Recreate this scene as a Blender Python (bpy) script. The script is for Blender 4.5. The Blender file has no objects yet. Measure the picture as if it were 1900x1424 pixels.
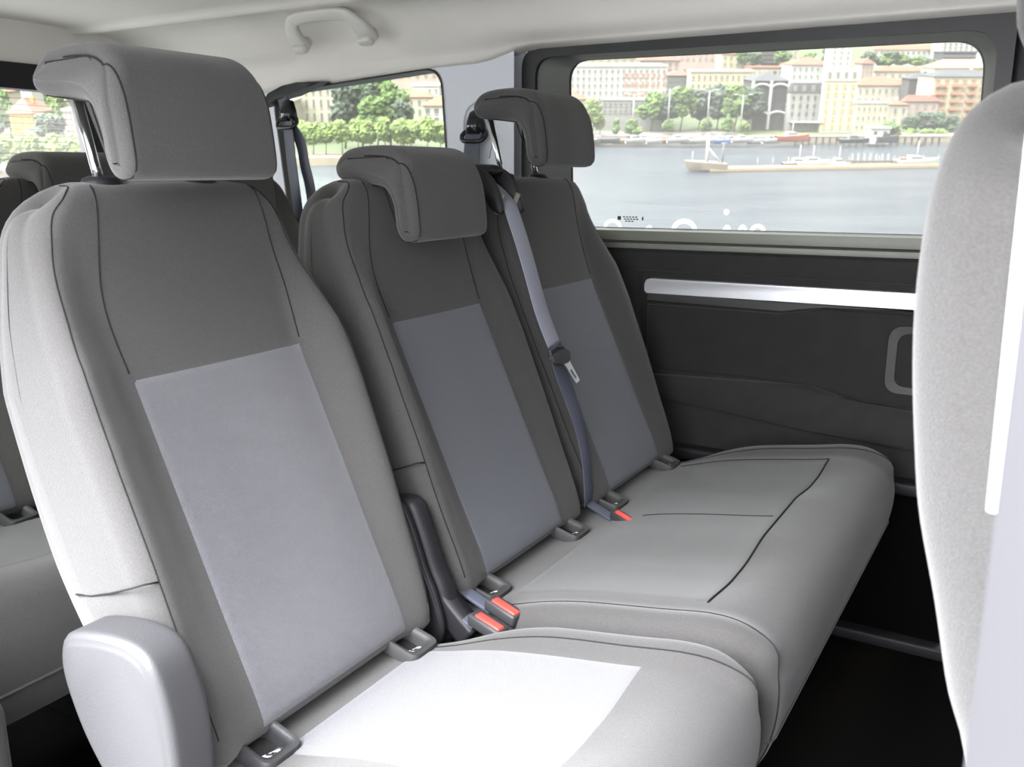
import bpy, bmesh, math, random
import numpy as np
from mathutils import Vector, Matrix, noise
from mathutils.geometry import tessellate_polygon
random.seed(7)
S = bpy.context.scene
COL = S.collection
R_ = math.radians
# van frame: camera is the origin, +X forward (right in the photo), +Y towards the far side, floor at z = -1.04
# ---------------------------------------------------------------- camera
YAW, PIT, FPX = R_(31.0), R_(13.2), 1686.0
cam = bpy.data.cameras.new('camera'); co = bpy.data.objects.new('camera', cam); COL.objects.link(co)
cam.sensor_width = 22.3; cam.lens = FPX / 1900 * 22.3; cam.clip_start = .02; cam.clip_end = 5000
co.rotation_euler = (math.pi/2 - PIT, 0, YAW)
cam.dof.use_dof = True; cam.dof.focus_distance = 1.35; cam.dof.aperture_fstop = 7.0
S.camera = co
# ---------------------------------------------------------------- frame of the town outside (the van leans towards it)
fw = Vector((-math.sin(YAW)*math.cos(PIT), math.cos(YAW)*math.cos(PIT), -math.sin(PIT)))
rt = Vector((math.cos(YAW), math.sin(YAW), 0)); up = rt.cross(fw)
HROW = 60.0
PE = math.atan((712-HROW)/FPX)
EY = fw*math.cos(PE) + up*math.sin(PE); EZ = -fw*math.sin(PE) + up*math.cos(PE); EX = rt
ME = Matrix((EX, EY, EZ)).transposed().to_4x4()
H = 40.0
# ---------------------------------------------------------------- sky, sun, exposure
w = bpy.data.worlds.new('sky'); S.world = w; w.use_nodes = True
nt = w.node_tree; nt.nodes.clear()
def N(t, k, **kw):
    n = t.nodes.new(k)
    for a, v in kw.items(): setattr(n, a, v)
    return n
out = N(nt, 'ShaderNodeOutputWorld'); bg = N(nt, 'ShaderNodeBackground'); tc = N(nt, 'ShaderNodeTexCoord')
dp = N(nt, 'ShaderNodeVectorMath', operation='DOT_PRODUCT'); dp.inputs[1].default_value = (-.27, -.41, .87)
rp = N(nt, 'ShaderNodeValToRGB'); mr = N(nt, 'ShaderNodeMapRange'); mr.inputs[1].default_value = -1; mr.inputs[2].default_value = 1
SKY_FAR, SKY_FILL = .68, 78.0  # very bright lobe added to the sky to light the interior through the door
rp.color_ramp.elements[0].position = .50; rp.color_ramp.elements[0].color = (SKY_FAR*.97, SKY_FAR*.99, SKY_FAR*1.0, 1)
rp.color_ramp.elements[1].position = .99; rp.color_ramp.elements[1].color = (SKY_FILL*.97, SKY_FILL*.98, SKY_FILL*1.02, 1)
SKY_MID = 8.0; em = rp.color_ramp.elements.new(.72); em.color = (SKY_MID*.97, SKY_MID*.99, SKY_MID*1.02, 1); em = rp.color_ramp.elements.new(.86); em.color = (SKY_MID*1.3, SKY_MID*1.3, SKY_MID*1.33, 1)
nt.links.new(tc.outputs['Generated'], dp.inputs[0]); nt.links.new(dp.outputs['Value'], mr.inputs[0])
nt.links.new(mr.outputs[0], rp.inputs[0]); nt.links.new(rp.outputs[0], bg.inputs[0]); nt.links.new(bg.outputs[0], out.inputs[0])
sl = bpy.data.lights.new('sun', 'SUN'); so = bpy.data.objects.new('sun', sl); COL.objects.link(so)
sl.energy = 3.2; sl.angle = R_(1.5); sl.color = (1, .9, .74)
tosun = (EX*.75 - EY*.42 + EZ*.55).normalized()
so.rotation_euler = tosun.to_track_quat('Z', 'Y').to_euler()
S.view_settings.view_transform = 'Standard'; S.view_settings.look = 'None'
S.view_settings.exposure = 0.3; S.view_settings.gamma = 1; S.view_settings.use_curve_mapping = False
try: S.cycles.max_bounces = 10; S.cycles.diffuse_bounces = 6; S.cycles.transparent_max_bounces = 16
except Exception: pass
# ---------------------------------------------------------------- materials
def mat(name, col, rough=.6, metal=0, sheen=0, bump=0, bscale=400, var=0, vscale=8, spec=.5, coat=0):
    m = bpy.data.materials.new(name); m.use_nodes = True; t = m.node_tree; b = t.nodes['Principled BSDF']
    b.inputs['Base Color'].default_value = (*col, 1); b.inputs['Roughness'].default_value = rough; b.inputs['Metallic'].default_value = metal
    b.inputs['Specular IOR Level'].default_value = spec; b.inputs['Coat Weight'].default_value = coat
    if sheen: b.inputs['Sheen Weight'].default_value = sheen; b.inputs['Sheen Roughness'].default_value = .5
    c = N(t, 'ShaderNodeTexCoord')
    if bump:
        n = N(t, 'ShaderNodeTexNoise'); n.inputs['Scale'].default_value = bscale; n.inputs['Detail'].default_value = 3
        u = N(t, 'ShaderNodeBump'); u.inputs['Strength'].default_value = bump; u.inputs['Distance'].default_value = .001
        t.links.new(c.outputs['Object'], n.inputs['Vector']); t.links.new(n.outputs[0], u.inputs['Height']); t.links.new(u.outputs[0], b.inputs['Normal'])
    if var:
        n = N(t, 'ShaderNodeTexNoise'); n.inputs['Scale'].default_value = vscale; n.inputs['Detail'].default_value = 4
        r = N(t, 'ShaderNodeValToRGB'); r.color_ramp.elements[0].position = .3; r.color_ramp.elements[1].position = .7
        r.color_ramp.elements[0].color = (*[max(0, x*(1-var)) for x in col], 1); r.color_ramp.elements[1].color = (*[x*(1+var) for x in col], 1)
        t.links.new(c.outputs['Object'], n.inputs['Vector']); t.links.new(n.outputs[0], r.inputs[0]); t.links.new(r.outputs[0], b.inputs['Base Color'])
    return m
def weave(name, dark, light, pitch=.0023, sheen=.2):
    """two-tone woven insert cloth: rows of small pale dots (UV in metres)"""
    m = bpy.data.materials.new(name); m.use_nodes = True; t = m.node_tree; b = t.nodes['Principled BSDF']
    b.inputs['Roughness'].default_value = .75; b.inputs['Specular IOR Level'].default_value = .25; b.inputs['Sheen Weight'].default_value = sheen; b.inputs['Sheen Roughness'].default_value = .4
    uv = N(t, 'ShaderNodeUVMap'); sp = N(t, 'ShaderNodeSeparateXYZ'); t.links.new(uv.outputs[0], sp.inputs[0])
    def sn(o, k=1.0):
        a = N(t, 'ShaderNodeMath', operation='MULTIPLY'); a.inputs[1].default_value = 2*math.pi/pitch*k; t.links.new(o, a.inputs[0])
        s = N(t, 'ShaderNodeMath', operation='SINE'); t.links.new(a.outputs[0], s.inputs[0]); return s.outputs[0]
    p = N(t, 'ShaderNodeMath', operation='MULTIPLY'); t.links.new(sn(sp.outputs[0]), p.inputs[0]); t.links.new(sn(sp.outputs[1]), p.inputs[1])
    mr = N(t, 'ShaderNodeMapRange'); mr.inputs[1].default_value = -.35; mr.inputs[2].default_value = .45; t.links.new(p.outputs[0], mr.inputs[0])
    mx = N(t, 'ShaderNodeMix', data_type='RGBA'); mx.inputs[6].default_value = (*dark, 1); mx.inputs[7].default_value = (*light, 1)
    t.links.new(mr.outputs[0], mx.inputs[0]); t.links.new(mx.outputs[2], b.inputs['Base Color'])
    u = N(t, 'ShaderNodeBump'); u.inputs['Strength'].default_value = .5; u.inputs['Distance'].default_value = .0006
    t.links.new(p.outputs[0], u.inputs['Height']); t.links.new(u.outputs[0], b.inputs['Normal'])
    return m
M = {}
M['fabric'] = mat('charcoal_cloth', (.047, .0455, .0445), .85, spec=.2, sheen=.18, bump=.7, bscale=700, var=.16, vscale=620)
M['seam'] = mat('seam_thread', (.016, .016, .016), .9, spec=.1)
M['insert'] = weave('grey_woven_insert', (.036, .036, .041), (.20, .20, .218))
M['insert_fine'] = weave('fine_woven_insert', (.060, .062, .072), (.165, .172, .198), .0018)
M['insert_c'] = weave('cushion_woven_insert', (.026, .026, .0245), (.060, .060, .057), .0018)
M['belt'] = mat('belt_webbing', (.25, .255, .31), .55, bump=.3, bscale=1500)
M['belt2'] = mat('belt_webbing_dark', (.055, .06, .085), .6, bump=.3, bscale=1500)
M['black'] = mat('black_plastic', (.012, .012, .014), .5, spec=.3, bump=.1, bscale=300)
M['gloss'] = mat('gloss_black_plastic', (.012, .014, .016), .12)
M['gplast'] = mat('grey_plastic', (.027, .027, .029), .5, bump=.35, bscale=700)
M['bez'] = mat('bezel_plastic', (.03, .03, .03), .6)
M['chrome'] = mat('chrome', (.75, .75, .77), .12, 1)
M['dchrome'] = mat('dark_chrome', (.25, .25, .27), .15, 1)
M['steel'] = mat('brushed_steel', (.8, .8, .8), .28, 1)
M['silver'] = mat('satin_silver_paint', (.62, .63, .65), .32, .55)
M['red'] = mat('red_button', (.75, .05, .04), .35)
M['white'] = mat('white_label', (.8, .8, .8), .5)
M['ceil'] = mat('headliner_cloth', (.62, .60, .565), .95, bump=.3, bscale=700)
M['handle'] = mat('handle_plastic', (.50, .49, .46), .45)
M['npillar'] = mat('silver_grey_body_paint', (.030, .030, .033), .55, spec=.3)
M['pillar'] = mat('pale_blue_grey_pillar', (.56, .58, .63), .5)
M['door'] = mat('door_card_cloth', (.019, .018, .018), .8, spec=.25, bump=.3, bscale=500, var=.12, vscale=30, sheen=.1)
M['doorp'] = mat('door_card_panel', (.015, .0143, .0143), .8, spec=.25, bump=.3, bscale=500, var=.12, vscale=25, sheen=.1)
M['sill'] = mat('grey_green_sill', (.15, .155, .13), .45)
M['reveal'] = mat('window_reveal', (.085, .088, .08), .5)
M['rubber'] = mat('black_rubber', (.012, .012, .013), .45)
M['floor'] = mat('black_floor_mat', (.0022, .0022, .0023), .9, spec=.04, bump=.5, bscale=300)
M['deck'] = mat('pale_concrete', (.19, .19, .19), .9, var=.1)
M['hole'] = mat('dark_slot', (.008, .008, .008), .6)
M['print'] = mat('white_print', (.9, .9, .9), .5)
t = M['print'].node_tree; b = t.nodes['Principled BSDF']; tl = N(t, 'ShaderNodeBsdfTranslucent'); ms = N(t, 'ShaderNodeMixShader'); ms.inputs[0].default_value = .93
tl.inputs[0].default_value = (.95, .95, .95, 1); t.links.new(b.outputs[0], ms.inputs[1]); t.links.new(tl.outputs[0], ms.inputs[2]); t.links.new(ms.outputs[0], [n for n in t.nodes if n.type == 'OUTPUT_MATERIAL'][0].inputs[0])
def glass(name, tint, veil):
    m = bpy.data.materials.new(name); m.use_nodes = True; t = m.node_tree; t.nodes.clear()
    o = N(t, 'ShaderNodeOutputMaterial'); tr = N(t, 'ShaderNodeBsdfTransparent'); tr.inputs[0].default_value = (*tint, 1)
    gl = N(t, 'ShaderNodeBsdfGlossy'); gl.inputs['Roughness'].default_value = .02
    fr = N(t, 'ShaderNodeFresnel'); fr.inputs[0].default_value = 1.33
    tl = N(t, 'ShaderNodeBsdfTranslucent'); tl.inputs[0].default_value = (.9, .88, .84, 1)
    m1 = N(t, 'ShaderNodeMixShader'); m1.inputs[0].default_value = veil  # translucent share imitates the flare haze over the bright view outside
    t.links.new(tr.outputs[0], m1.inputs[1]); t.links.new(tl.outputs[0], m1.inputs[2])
    m2 = N(t, 'ShaderNodeMixShader'); fm = N(t, 'ShaderNodeMath', operation='MULTIPLY'); fm.inputs[1].default_value = .06; t.links.new(fr.outputs[0], fm.inputs[0]); t.links.new(fm.outputs[0], m2.inputs[0]); t.links.new(m1.outputs[0], m2.inputs[1]); t.links.new(gl.outputs[0], m2.inputs[2])
    t.links.new(m2.outputs[0], o.inputs[0]); return m
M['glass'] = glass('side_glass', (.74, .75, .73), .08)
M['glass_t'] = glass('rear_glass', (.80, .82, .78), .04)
# ---------------------------------------------------------------- mesh helpers
class MB:
    def __init__(s): s.v = []; s.f = []; s.m = []; s.uv = {}
    def add(s, vs, fs, mi=0):
        o = len(s.v); s.v += [tuple(v) for v in vs]; s.f += [tuple(i+o for i in f) for f in fs]; s.m += [mi]*len(fs); return o
    def grid(s, P, cu=False, cv=False, mi=0, uv=None):
        n, m = len(P), len(P[0]); o = len(s.v)
        s.v += [tuple(p) for r in P for p in r]
        for i in range(n if cu else n-1):
            for j in range(m if cv else m-1):
                a, b = i, (i+1) % n; c, d = j, (j+1) % m
                f = (o+a*m+c, o+a*m+d, o+b*m+d, o+b*m+c)
                if uv is not None: s.uv[len(s.f)] = (uv[a][c], uv[a][d], uv[b][d], uv[b][c])
                s.f.append(f); s.m.append(mi)
        return o
    def tube(s, pts, r, mi=0, seg=8, caps=True):
        pts = [Vector(p) for p in pts]; rows = []; ref = None
        rr = r if hasattr(r, '__len__') else [r]*len(pts)
        for i, p in enumerate(pts):
            t = (pts[min(i+1, len(pts)-1)] - pts[max(i-1, 0)]).normalized()
            if ref is None: ref = t.orthogonal().normalized()
            ref = (ref - t*ref.dot(t)).normalized(); b = t.cross(ref)
            rows.append([p + (ref*math.cos(a) + b*math.sin(a))*rr[i] for a in [2*math.pi*k/seg for k in range(seg)]])
        o = s.grid(rows, cv=True, mi=mi)
        if caps:
            s.f.append(tuple(o+k for k in range(seg))[::-1]); s.m.append(mi)
            s.f.append(tuple(o+(len(pts)-1)*seg+k for k in range(seg))); s.m.append(mi)
    def rbox(s, c, size, r=0, mi=0, rot=None, seg=3):
        bm = bmesh.new(); bmesh.ops.create_cube(bm, size=1)
        bmesh.ops.scale(bm, vec=size, verts=bm.verts)
        if r: bmesh.ops.bevel(bm, geom=bm.edges[:], offset=r, segments=seg, profile=.5, affect='EDGES')
        if rot is not None: bmesh.ops.transform(bm, matrix=rot.to_4x4(), verts=bm.verts)
        bmesh.ops.translate(bm, vec=c, verts=bm.verts)
        bm.verts.index_update(); s.add([v.co for v in bm.verts], [[v.index for v in f.verts] for f in bm.faces], mi); bm.free()
    def prism(s, poly, fn0, fn1, r=0, mi=0, seg=2):
        """polygon between two placements of its 2-D points"""
        bm = bmesh.new(); a = [bm.verts.new(fn0(p)) for p in poly]; b = [bm.verts.new(fn1(p)) for p in poly]; n = len(poly)
        f0 = bm.faces.new(a[::-1]); f1 = bm.faces.new(b)
        for i in range(n): bm.faces.new((a[i], a[(i+1) % n], b[(i+1) % n], b[i]))
        if r:
            es = list(f1.edges) + list(f0.edges)
            bmesh.ops.bevel(bm, geom=es, offset=r, segments=seg, profile=.5, affect='EDGES')
        bmesh.ops.recalc_face_normals(bm, faces=bm.faces)
        bm.verts.index_update(); s.add([v.co for v in bm.verts], [[v.index for v in f.verts] for f in bm.faces], mi); bm.free()
    def ribbon(s, pts, wid, th, mi=0):
        """flat band: centre points, width vectors, thickness"""
        rows = []
        for i, p in enumerate(pts):
            p = Vector(p); t = Vector(pts[min(i+1, len(pts)-1)]) - Vector(pts[max(i-1, 0)]); wv = Vector(wid[i] if isinstance(wid[0], (tuple, list, Vector)) else wid)
            n = t.cross(wv).normalized()*th/2
            rows.append([p-wv/2-n, p-wv/2*.96-n*1.6, p+wv/2*.96-n*1.6, p+wv/2-n, p+wv/2+n, p+wv/2*.96+n*1.6, p-wv/2*.96+n*1.6, p-wv/2+n])
        o = s.grid(rows, cv=True, mi=mi); m = len(rows)
        s.f.append(tuple(o+k for k in range(8))[::-1]); s.m.append(mi); s.f.append(tuple(o+(m-1)*8+k for k in range(8))); s.m.append(mi)
    def build(s, name, mats, parent=None, smooth=True, sharp=None):
        me = bpy.data.meshes.new(name); me.from_pydata(s.v, [], s.f)
        if not isinstance(mats, (list, tuple)): mats = [mats]
        for m in mats: me.materials.append(M[m] if isinstance(m, str) else m)
        me.polygons.foreach_set('material_index', s.m)
        if s.uv:
            l = me.uv_layers.new(name='UVMap')
            for fi, q in s.uv.items():
                for k, li in enumerate(me.polygons[fi].loop_indices): l.data[li].uv = q[k]
        bm = bmesh.new(); bm.from_mesh(me); bmesh.ops.recalc_face_normals(bm, faces=bm.faces); bm.to_mesh(me); bm.free()
        if smooth:
            me.polygons.foreach_set('use_smooth', [True]*len(me.polygons))
            if sharp: me.set_sharp_from_angle(angle=R_(sharp))
        me.update()
        o = bpy.data.objects.new(name, me); COL.objects.link(o)
        if parent is not None:
            o.parent = parent; o.matrix_parent_inverse = Matrix.Identity(4)
            o.matrix_parent_inverse = WM(parent).inverted() if parent.get('_abs', 1) else Matrix.Identity(4)
        return o
def WM(o):
    m = Matrix.LocRotScale(o.location, o.rotation_euler, o.scale)
    return WM(o.parent) @ o.matrix_parent_inverse @ m if o.parent else m
def tag(o, label=None, cat=None, group=None, kind=None):
    for k, v in (('label', label), ('category', cat), ('group', group), ('kind', kind)):
        if v: o[k] = v
    return o
def empty(name, loc, label, cat, group=None, kind=None):
    o = bpy.data.objects.new(name, None); COL.objects.link(o); o.location = loc; o.empty_display_size = .05
    return tag(o, label, cat, group, kind)
def dup(o, parent=None, off=None):
    c = o.copy(); COL.objects.link(c)
    if parent is not None: c.parent = parent
    if off is not None: c.location = Vector(o.location) + Vector(off)
    for ch in [x for x in bpy.data.objects if x.parent == o]: dup(ch, c)
    return c
def ss(a, b, x):
    t = min(1, max(0, (x-a)/(b-a))); return t*t*(3-2*t)
def interp(x, tab):
    return float(np.interp(x, [t[0] for t in tab], [t[1] for t in tab]))
def smooth_closed(ctrl, n):
    P = [Vector(c) for c in ctrl]; k = len(P); out = []
    for i in range(k):
        p0, p1, p2, p3 = P[i-1], P[i], P[(i+1) % k], P[(i+2) % k]
        for j in range(12):
            t = j/12
            out.append(.5*((2*p1) + (p2-p0)*t + (2*p0-5*p1+4*p2-p3)*t*t + (3*p1-p0-3*p2+p3)*t**3))
    L = [0]
    for i in range(len(out)): L.append(L[-1] + (out[(i+1) % len(out)]-out[i]).length)
    out.append(out[0]); res = []; j = 0
    for i in range(n):
        s = L[-1]*i/n
        while L[j+1] < s: j += 1
        t = (s-L[j])/max(1e-9, L[j+1]-L[j]); res.append(out[j].lerp(out[j+1], t))
    return res, L[-1]
def smooth_open(pts, sub=6):
    P = [Vector(c) for c in pts]; out = []
    for i in range(len(P)-1):
        p0, p1, p2, p3 = P[max(i-1, 0)], P[i], P[i+1], P[min(i+2, len(P)-1)]
        for j in range(sub):
            t = j/sub; out.append(.5*((2*p1) + (p2-p0)*t + (2*p0-5*p1+4*p2-p3)*t*t + (3*p1-p0-3*p2+p3)*t**3))
    out.append(P[-1]); return out
class Pad:
    """upholstered pad: a closed side profile in X-Z swept across Y with rounded edges, a width that varies and a relief on its surface"""
    def __init__(s, ctrl, yc, wf, r, bump=None, n=110, dx=0, dz=0, bulge=.006, cap=(.35, .8), spine=False):
        s.p, s.L = smooth_closed([(a+dx, b+dz) for a, b in ctrl], n); s.n = n; s.yc = yc; s.r = r; s.dx = dx; s.dz = dz; s.bulge = bulge; s.cap = cap; s.spine = spine
        s.wf = wf if callable(wf) else (lambda x, z: wf)
        s.bump = bump or (lambda x, z, nx, nz, y, w: 0)
        s.zt = max(q.y for q in s.p); ar = sum(s.p[i].x*s.p[(i+1) % n].y - s.p[(i+1) % n].x*s.p[i].y for i in range(n)); sg = 1 if ar > 0 else -1
        s.nr = []
        for i in range(n):
            t = (s.p[(i+1) % n] - s.p[i-1]).normalized(); s.nr.append(Vector((t.y, -t.x))*sg)
    def at(s, u):
        u = u % s.n; i = int(u); t = u-i; j = (i+1) % s.n
        return s.p[i].lerp(s.p[j], t), s.nr[i].lerp(s.nr[j], t).normalized()
    def pt(s, u, y, lift=0, off=None):
        p, nn = s.at(u); w = s.wf(p.x-s.dx, p.y-s.dz); a = abs(y); e = w-a
        if off is None:
            off = 0
            if e < s.r: off = s.r - math.sqrt(max(0, s.r**2-(s.r-max(e, 0))**2))
        d = s.bump(p.x-s.dx, p.y-s.dz, nn.x, nn.y, y, w) - off + lift
        q = p + nn*d
        return Vector((q.x, s.yc+y, q.y))
    def xm(s, z):
        a = []
        for i in range(s.n):
            p, q = s.p[i-1], s.p[i]
            if (p.y-z)*(q.y-z) <= 0 and p.y != q.y: a.append(p.x+(q.x-p.x)*(z-p.y)/(q.y-p.y))
        a = a or [min(s.p, key=lambda q: abs(q.y-z)).x]
        return (min(a)+max(a))/2
    def u_at(s, x, z):
        x += s.dx; z += s.dz
        return min(range(s.n), key=lambda i: (s.p[i].x-x)**2 + (s.p[i].y-z)**2)
    def mesh(s, mb, flat=40, arc=7):
        rows = []
        def row(f):
            return [f(i) for i in range(s.n)]
        def W(i): p = s.p[i]; return s.wf(p.x-s.dx, p.y-s.dz)
        capsL, capsR = [], []
        for sd in (-1, 1):
            part = []
            for k in range(arc+1):
                ph = math.pi/2*k/arc
                part.append(row(lambda i: s.pt(i, sd*(W(i)-s.r*(1-math.sin(ph))), off=s.r*(1-math.cos(ph)))))
            if s.spine:
                for t_ in (.12, .3, .55, .8, 1.0, 1.12):
                    def f(i, t_=t_):
                        a = s.pt(i, sd*W(i), off=s.r)
                        return Vector((a.x+(s.xm(a.z)-a.x)*t_, a.y+sd*s.bulge*(1-(1-t_)**2)*ss(0, .05, s.zt-a.z), a.z))
                    part.append(row(f))
            for k, (dy, do) in enumerate(() if s.spine else ((s.bulge*.6, s.r*s.cap[0]), (s.bulge, s.r*s.cap[1]))):
                part.append(row(lambda i, dy=dy, do=do: s.pt(i, sd*W(i), off=s.r+do) + Vector((0, sd*dy, 0))))
            (capsL if sd < 0 else capsR).extend(part)
        mid = [row(lambda i, t=t: s.pt(i, t*(W(i)-s.r), off=0)) for t in [(-1+2*j/flat) for j in range(1, flat)]]
        rows = capsL[::-1] + mid + capsR
        o = mb.grid(rows, cv=True)
        m = s.n
        if s.spine: return
        mb.f.append(tuple(o+k for k in range(m))); mb.m.append(0)
        mb.f.append(tuple(o+(len(rows)-1)*m+k for k in range(m))[::-1]); mb.m.append(0)
    def patch(s, u0, u1, y0, y1, lift=.0012, nu=60, nv=40, skew=None):
        mb = MB(); P = []; UV = []
        for i in range(nu+1):
            r = []; q = []
            for j in range(nv+1):
                a, b = i/nu, j/nv
                ed = min(a, 1-a)*nu, min(b, 1-b)*nv
                l = lift if min(ed) >= 1 else -.001
                yy0, yy1 = (y0(a), y1(a)) if callable(y0) else (y0, y1)
                y = yy0+(yy1-yy0)*b; u = u0+(u1-u0)*a
                r.append(s.pt(u, y, l)); q.append((u/s.n*s.L, y))
            P.append(r); UV.append(q)
        mb.grid(P, uv=UV); return mb
    def line(s, mb, pts, r=.0009, mi=1, lift=.0002, sub=8):
        q = smooth_open([(a, b) for a, b in pts], sub)
        mb.tube([s.pt(p.x, p.y, lift) for p in q], r, mi, 6)
def rpoly(pts, rad, k=8):
    """rounded polygon, k+1 points a corner"""
    out = []; n = len(pts); rad = rad if hasattr(rad, '__len__') else [rad]*n
    for i in range(n):
        p = Vector(pts[i]); a = (Vector(pts[i-1])-p); b = (Vector(pts[(i+1) % n])-p); r = rad[i]
        a0 = p + a.normalized()*r; b0 = p + b.normalized()*r
        for j in range(k+1):
            t = j/k; out.append(((1-t)**2*a0 + 2*t*(1-t)*p + t*t*b0))
    return out
# ================================================================ the van: structure
FZ = -1.04
def XZ(y): return lambda p: (p[0], y, p[1])
def ringmesh(mb, loops, mi=0):
    """loops: list of (points, y)"""
    mb.grid([[(p[0], y, p[1]) for p in L] for L, y in loops], cv=True, mi=mi)
win1 = rpoly([(-1.088, .262), (-1.072, -.139), (-.16, -.131), (-.172, .248)], [.055, .03, .03, .06])
win1in = rpoly([(-1.092, .266), (-1.080, -.143), (-.155, -.135), (-.166, .252)], [.055, .03, .03, .06])
blk_in = rpoly([(-1.158, .268), (-1.15, -.176), (-.145, -.168), (-.150, .262)], [.05, .01, .01, .06])
blk_out = rpoly([(-1.195, .292), (-1.195, -.180), (-.12, -.172), (-.12, .296)], [.05, .004, .004, .01])
# far wall: three pieces joined as one shell around the two side windows
win2 = rpoly([(-2.005, .215), (-1.935, -.40), (-1.372, -.40), (-1.415, .255)], [.06, .03, .03, .055])
w2o = rpoly([(-2.52, .33), (-2.52, -.72), (-1.196, -.72), (-1.196, .33)], .001)
mb = MB(); ringmesh(mb, [(w2o, 2.0), (win2, 2.0)]); ringmesh(mb, [(win2, 2.0), ([(p[0], p[1]) for p in win2], 2.045)])
ringmesh(mb, [(win2, 2.045), (w2o, 2.06)])
o = mb.build('wall_far', 'pillar', sharp=30); tag(o, 'pale blue-grey painted inner wall around the rear quarter window', kind='structure')
mb = MB(); mb.rbox((-1.86, 2.02, -.90), (1.32, .10, .38), .02); mb.rbox((-1.86, 1.985, -.62), (1.32, .02, .2), .005)
o = mb.build('trim_1', 'door', sharp=30); tag(o, 'dark lower trim of the far wall beside the third row', kind='structure')
mb = MB(); L = [Vector(((p[0]+1.7)*1.0-1.7, p[1])) for p in win2]
c2 = Vector((-1.69, .0)); big = [c2+(p-c2)*1.018 for p in win2]; sm = [c2+(p-c2)*.985 for p in win2]
ringmesh(mb, [(big, 1.998), (win2, 1.997), (sm, 2.03), (sm, 2.04), (big, 2.04)])
o = mb.build('trim_2', 'rubber', sharp=40); tag(o, 'black rubber edge around the rear quarter window', kind='structure')
def pane(name, loop, y, m, label):
    mb = MB(); n = len(loop); mb.add([(p[0], y, p[1]) for p in loop] + [(p[0], y+.004, p[1]) for p in loop], [tuple(range(n))[::-1], tuple(range(n, 2*n))] + [(i, (i+1) % n, n+(i+1) % n, n+i) for i in range(n)])
    o = mb.build(name, m, smooth=False); tag(o, label, kind='structure'); return o
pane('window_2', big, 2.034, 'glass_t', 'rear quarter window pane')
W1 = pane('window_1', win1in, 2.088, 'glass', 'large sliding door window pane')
# sliding door of the far side
DR = empty('door_1', (-.66, 2.08, FZ), 'dark sliding door with a wide window and satin strip', 'door', kind='structure'); del DR['category']
mb = MB()
ringmesh(mb, [([(p[0]-.004 if p[0] < -1 else p[0], p[1]) for p in blk_out], 2.10), (blk_out, 2.035), (blk_in, 2.035), (blk_in, 2.05)])
mb.build('window_surround', 'rubber', DR, sharp=35)
mb = MB(); ringmesh(mb, [(blk_in, 2.048), ([c*.5+d*.5 for c, d in zip(blk_in, win1)], 2.062), (win1, 2.078), (win1, 2.086)])
mb.build('window_reveal', 'reveal', DR, sharp=50)
mb = MB(); mb.prism([(-1.15, -.141), (-1.15, -.166), (-.13, -.158), (-.13, -.133)], XZ(2.075), XZ(2.028), .003)
mb.prism([(-1.15, -.168), (-1.15, -.184), (-.13, -.176), (-.13, -.160)], XZ(2.075), XZ(2.022), .004)
mb.build('window_sill', 'sill', DR, sharp=35)
mb = MB(); ringmesh(mb, [([c*1.0 for c in win1], 2.084), ([Vector((-.62, .06))+(p-Vector((-.62, .06)))*.992 for p in win1], 2.084)])
mb.tube([(-1.14, 2.021, -.168), (-.13, 2.021, -.160)], .002, 0, 6)
mb.build('glass_seal', 'rubber', DR, sharp=40)
mb = MB()
mb.rbox((-.66, 2.075, -.42), (1.07, .06, .49), .012)
mb.build('door_card', 'door', DR, sharp=30)
mb = MB(); mb.rbox((-.66, 2.07, -.85), (1.07, .05, .38), .012); mb.build('kick_panel', 'floor', DR, sharp=30)
# upper bulge of the card, the inset panel and the strip
mb = MB(); mb.prism([(-1.18, -.186), (-1.18, -.235), (-.13, -.232), (-.13, -.178)], XZ(2.06), XZ(2.030), .01, seg=3)
mb.prism([(-.862, -.236), (-1.18, -.236), (-1.18, -.66), (-.862, -.66)], XZ(2.06), XZ(2.032), .008, seg=3)
low = [(-1.18, -.487), (-.81, -.484), (-.573, -.473), (-.452, -.468), (-.39, -.484), (-.334, -.502), (-.13, -.495), (-.13, -.66), (-1.18, -.66)]
mb.prism([(-.875, -.487)] + low[1:7] + [(-.13, -.59), (-.45, -.57), (-.875, -.535)], XZ(2.06), XZ(2.026), .012, seg=3)
mb.build('door_card_rim', 'door', DR, sharp=30)
mb = MB(); mb.prism([(-.842, -.314), (-.70, -.313), (-.52, -.312), (-.47, -.303), (-.43, -.291), (-.13, -.292), (-.13, -.488), (-.33, -.491), (-.39, -.474), (-.452, -.458), (-.573, -.462), (-.815, -.474), (-.838, -.455)], XZ(2.06), XZ(2.031), .007, seg=3)
mb.build('armrest_panel', 'doorp', DR, sharp=30)
mb = MB(); mb.prism([(-.840, -.286), (-.70, -.286), (-.52, -.286), (-.46, -.283), (-.13, -.280), (-.13, -.285), (-.43, -.286), (-.48, -.298), (-.52, -.305), (-.842, -.307)], XZ(2.06), XZ(2.029), .004)
mb.build('lower_strip', 'bez', DR, sharp=30)
mb = MB(); mb.prism(rpoly([(-.846, -.250), (-.844, -.285), (-.13, -.279), (-.13, -.246)], [.014, .004, .004, .004], 4), XZ(2.06), XZ(2.020), .005, seg=3)
tag(mb.build('silver_strip', 'silver', DR, sharp=30), 'satin silver strip')
mb = MB(); ho = rpoly([(-.292, -.315), (-.292, -.462), (-.14, -.462), (-.14, -.315)], [.035, .03, .03, .03]); hi = [Vector((-.205, -.39))+(p-Vector((-.205, -.39)))*.78 for p in ho]
ringmesh(mb, [(ho, 2.04), ([Vector((-.215, -.39))+(p-Vector((-.215, -.39)))*.985 for p in ho], 2.024), (hi, 2.026), (hi, 2.05)])
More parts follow.
